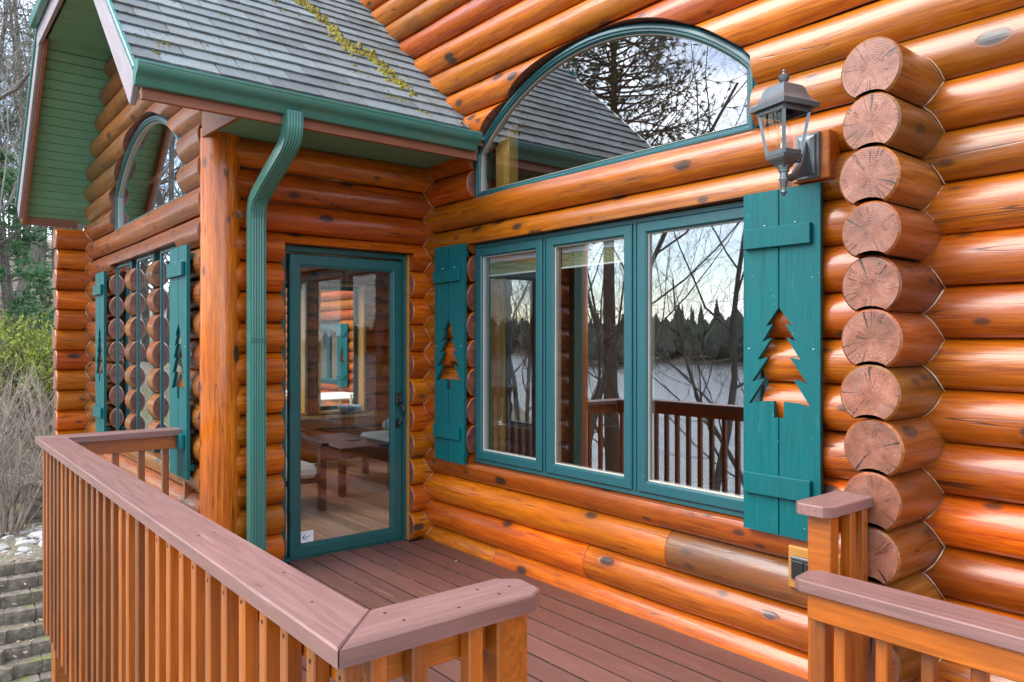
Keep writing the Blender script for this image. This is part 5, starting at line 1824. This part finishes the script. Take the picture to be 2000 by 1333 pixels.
# trees on the lake side, seen in the window reflections
for (x, y, k, rot, sc) in ((-11.2, -8.6, 0, 0.4, 1.0), (-14.3, -8.2, 1, 2.1, .95), (-15.6, -12.4, 3, 4.0, 1.05), (-12.3, -13.6, 2, 1.0, 1.1), (-20.5, -13.0, 0, 3.3, 1.05), (-6.0, -11.5, 2, 2.9, 1.0), (-18.2, -14.2, 2, .7, 1.0), (-23.0, -12.2, 1, 3.9, .95), (-14.2, -15.0, 3, 1.7, .9), (-10.2, -14.6, 0, 5.3, .95), (-26.0, -13.5, 2, 2.2, 1.1), (-17.5, -10.2, 2, 4.6, .9), (-8.6, -10.4, 3, 3.1, .85)):
    plant_tree('bare_tree', 'leafless tree standing on the bank between the deck and the lake', BT[k], x, y, rot, sc, 'leafless trees on the lake bank')
plant_tree('pine_tree', 'tall red pine on the lake bank mirrored in the arched window', PT[0], -17.1, -12.3, 1.2, 1.0)
plant_tree('pine_tree', 'second tall pine further along the lake bank, mirrored in the windows', PT[1], -21.0, -12.4, 2.6, 1.0)
plant_tree('pine_tree', 'third pine near the water on the lake bank, slimmer than the others', PT[1], -27.0, -17.0, 4.0, .9)
# wood behind the steps
for (x, y, k, rot, sc, lb) in ((-19.0, 1.55, 0, .3, 1.25, 'tall leafless tree rising behind the far edge of the porch roof'), (-17.0, .6, 1, 1.9, 1.15, 'big leafless tree at the left edge in front of the grey wood'), (-23.5, 2.3, 3, 4.4, 1.3, 'big leafless tree deeper in the wood beside the far log corner')):
    plant_tree('bare_tree', lb, BT[k], x, y, rot, sc, 'big leafless trees left of the roof')
for i in range(120):
    x = -21 - rng.random() ** .8 * 48
    y = (-x) * rng.uniform(-.16, .26) + rng.uniform(-1, 1)
    plant_tree('bare_tree', 'slim leafless trunk in the grey wood behind the block steps', THIN[i % 3], x, y, rng.random() * 6, rng.uniform(.8, 1.3), 'slim leafless trees in the wood behind the steps')
for i, (x, y, sc) in enumerate(((-27, 3.9, 1.1), (-31, 3.4, 1.1), (-35, 5.6, 1.2), (-29, 5.3, 1.0))):
    plant_tree('fir_tree', 'thin fir with sparse green sprays among the grey trunks', WP, x, y, i * 1.3, sc, 'thin firs in the grey wood')
plant_tree('spruce_tree', 'bushy green spruce at the left edge in front of the wood', ST, -18.6, 1.72, .5, .85)
plant_tree('spruce_tree', 'small green spruce half hidden behind the far log corner', ST, -20.5, 2.55, 2.5, .42)
# brush of grey stems
def shrub_mesh(seed, n, h, w, mat, leaf=None, thick=1.0, k0=1, nk=3):
    r_ = random.Random(seed)
    mb, lb = MB(), MB()
    for i in range(n):
        a = r_.random() * 6.28; q = r_.random() ** .5
        base = Vector((math.cos(a) * w * .10 * q, math.sin(a) * w * .10 * q, 0))
        d = Vector((math.cos(a) * q * .55, math.sin(a) * q * .55, 1)).normalized()
        p = base; pts = [p.copy()]
        ln = h * r_.uniform(.6, 1.05)
        for s in range(5):
            d = (d + Vector((r_.gauss(0, .10), r_.gauss(0, .10), r_.gauss(.02, .05)))).normalized()
            p = p + d * ln / 5; pts.append(p.copy())
        r0 = r_.uniform(.004, .013) * thick
        mb.tube(pts, [r0 * (1 - .75 * k / 5) for k in range(6)], 4, 0, False)
        for k in range(k0, 6):
            for _ in range(nk):
                dd = rot_vec(pts[k] - pts[k - 1], r_.uniform(.3, .9), r_.random() * 6.28)
                l2 = ln * r_.uniform(.10, .30)
                e1 = pts[k] + dd * l2 * .5; e2 = e1 + (dd + Vector((r_.gauss(0, .3), r_.gauss(0, .3), .2))).normalized() * l2 * .5
                mb.tube([pts[k], e1, e2], [.0035, .0028, .0018], 3, 0, False)
                if leaf and k >= 2:
                    for z in range(leaf):
                        c = pts[k].lerp(e2, r_.random()); u = Vector((r_.gauss(0, 1), r_.gauss(0, 1), r_.gauss(0, 1))).normalized() * .028
                        v = u.cross(Vector((r_.gauss(0, 1), r_.gauss(0, 1), r_.gauss(0, 1)))).normalized() * .014
                        lb.add([c - u, c - v, c + u, c + v], [(0, 1, 2, 3)])
    out = [('stems', mesh_of('stems', mb, M[mat], True, 60))]
    if leaf: out.append(('leaves', mesh_of('leaves', lb, M['fresh'], False)))
    return out
def plant_shrub(label, ms, x, y, rot, sc, group=None):
    t = thing('shrub', label, 'shrub', (x, y, ground_h(x, y) - .03), group)
    t.rotation_euler = (0, 0, rot); t.scale = sc if isinstance(sc, tuple) else (sc,) * 3
    for nm, me in ms:
        o = bpy.data.objects.new(nm, me); COL.objects.link(o); o.parent = t
    return t
SA = shrub_mesh(1, 34, 2.0, 2.0, 'stem', None, 2.6, 2, 5)
SB = shrub_mesh(2, 120, 1.6, 2.2, 'stem', 11)
plant_shrub('dense leafless shrub with pale grey stems above the block steps', SA, -12.55, 1.15, .3, .80)
for (x, y, r_, s, lb) in ((-14.3, .95, 1.0, .80, 'leafless grey brush directly behind the front shrub above the steps'), (-14.6, 2.0, 2.0, .85, 'leafless grey brush by the low block retaining wall'), (-15.6, 1.3, 4.0, .85, 'rearmost leafless grey brush just below the yellow green shrubs'), (-13.6, .30, 3.2, .80, 'leafless grey brush at the left edge of the thicket')):
    plant_shrub(lb, SA, x, y, r_, s, 'grey brush behind the front shrub')
for (x, y, r_, s, lb) in ((-17.2, 1.3, 1.0, (1.2, 1.2, 1.22), 'foremost spring shrub with fresh yellow green leaves on the bank'), (-17.6, 2.3, 2.0, (1.2, 1.2, 1.2), 'yellow green spring shrub nearest the far log corner'), (-17.8, .55, 4.0, (1.2, 1.2, 1.25), 'yellow green spring shrub in front of the bushy spruce'), (-18.4, 1.8, .5, (1.2, 1.2, 1.2), 'rearmost yellow green spring shrub against the grey wood')):
    plant_shrub(lb, SB, x, y, r_, s, 'yellow green spring shrubs on the bank')
print('objects', len(bpy.data.objects))
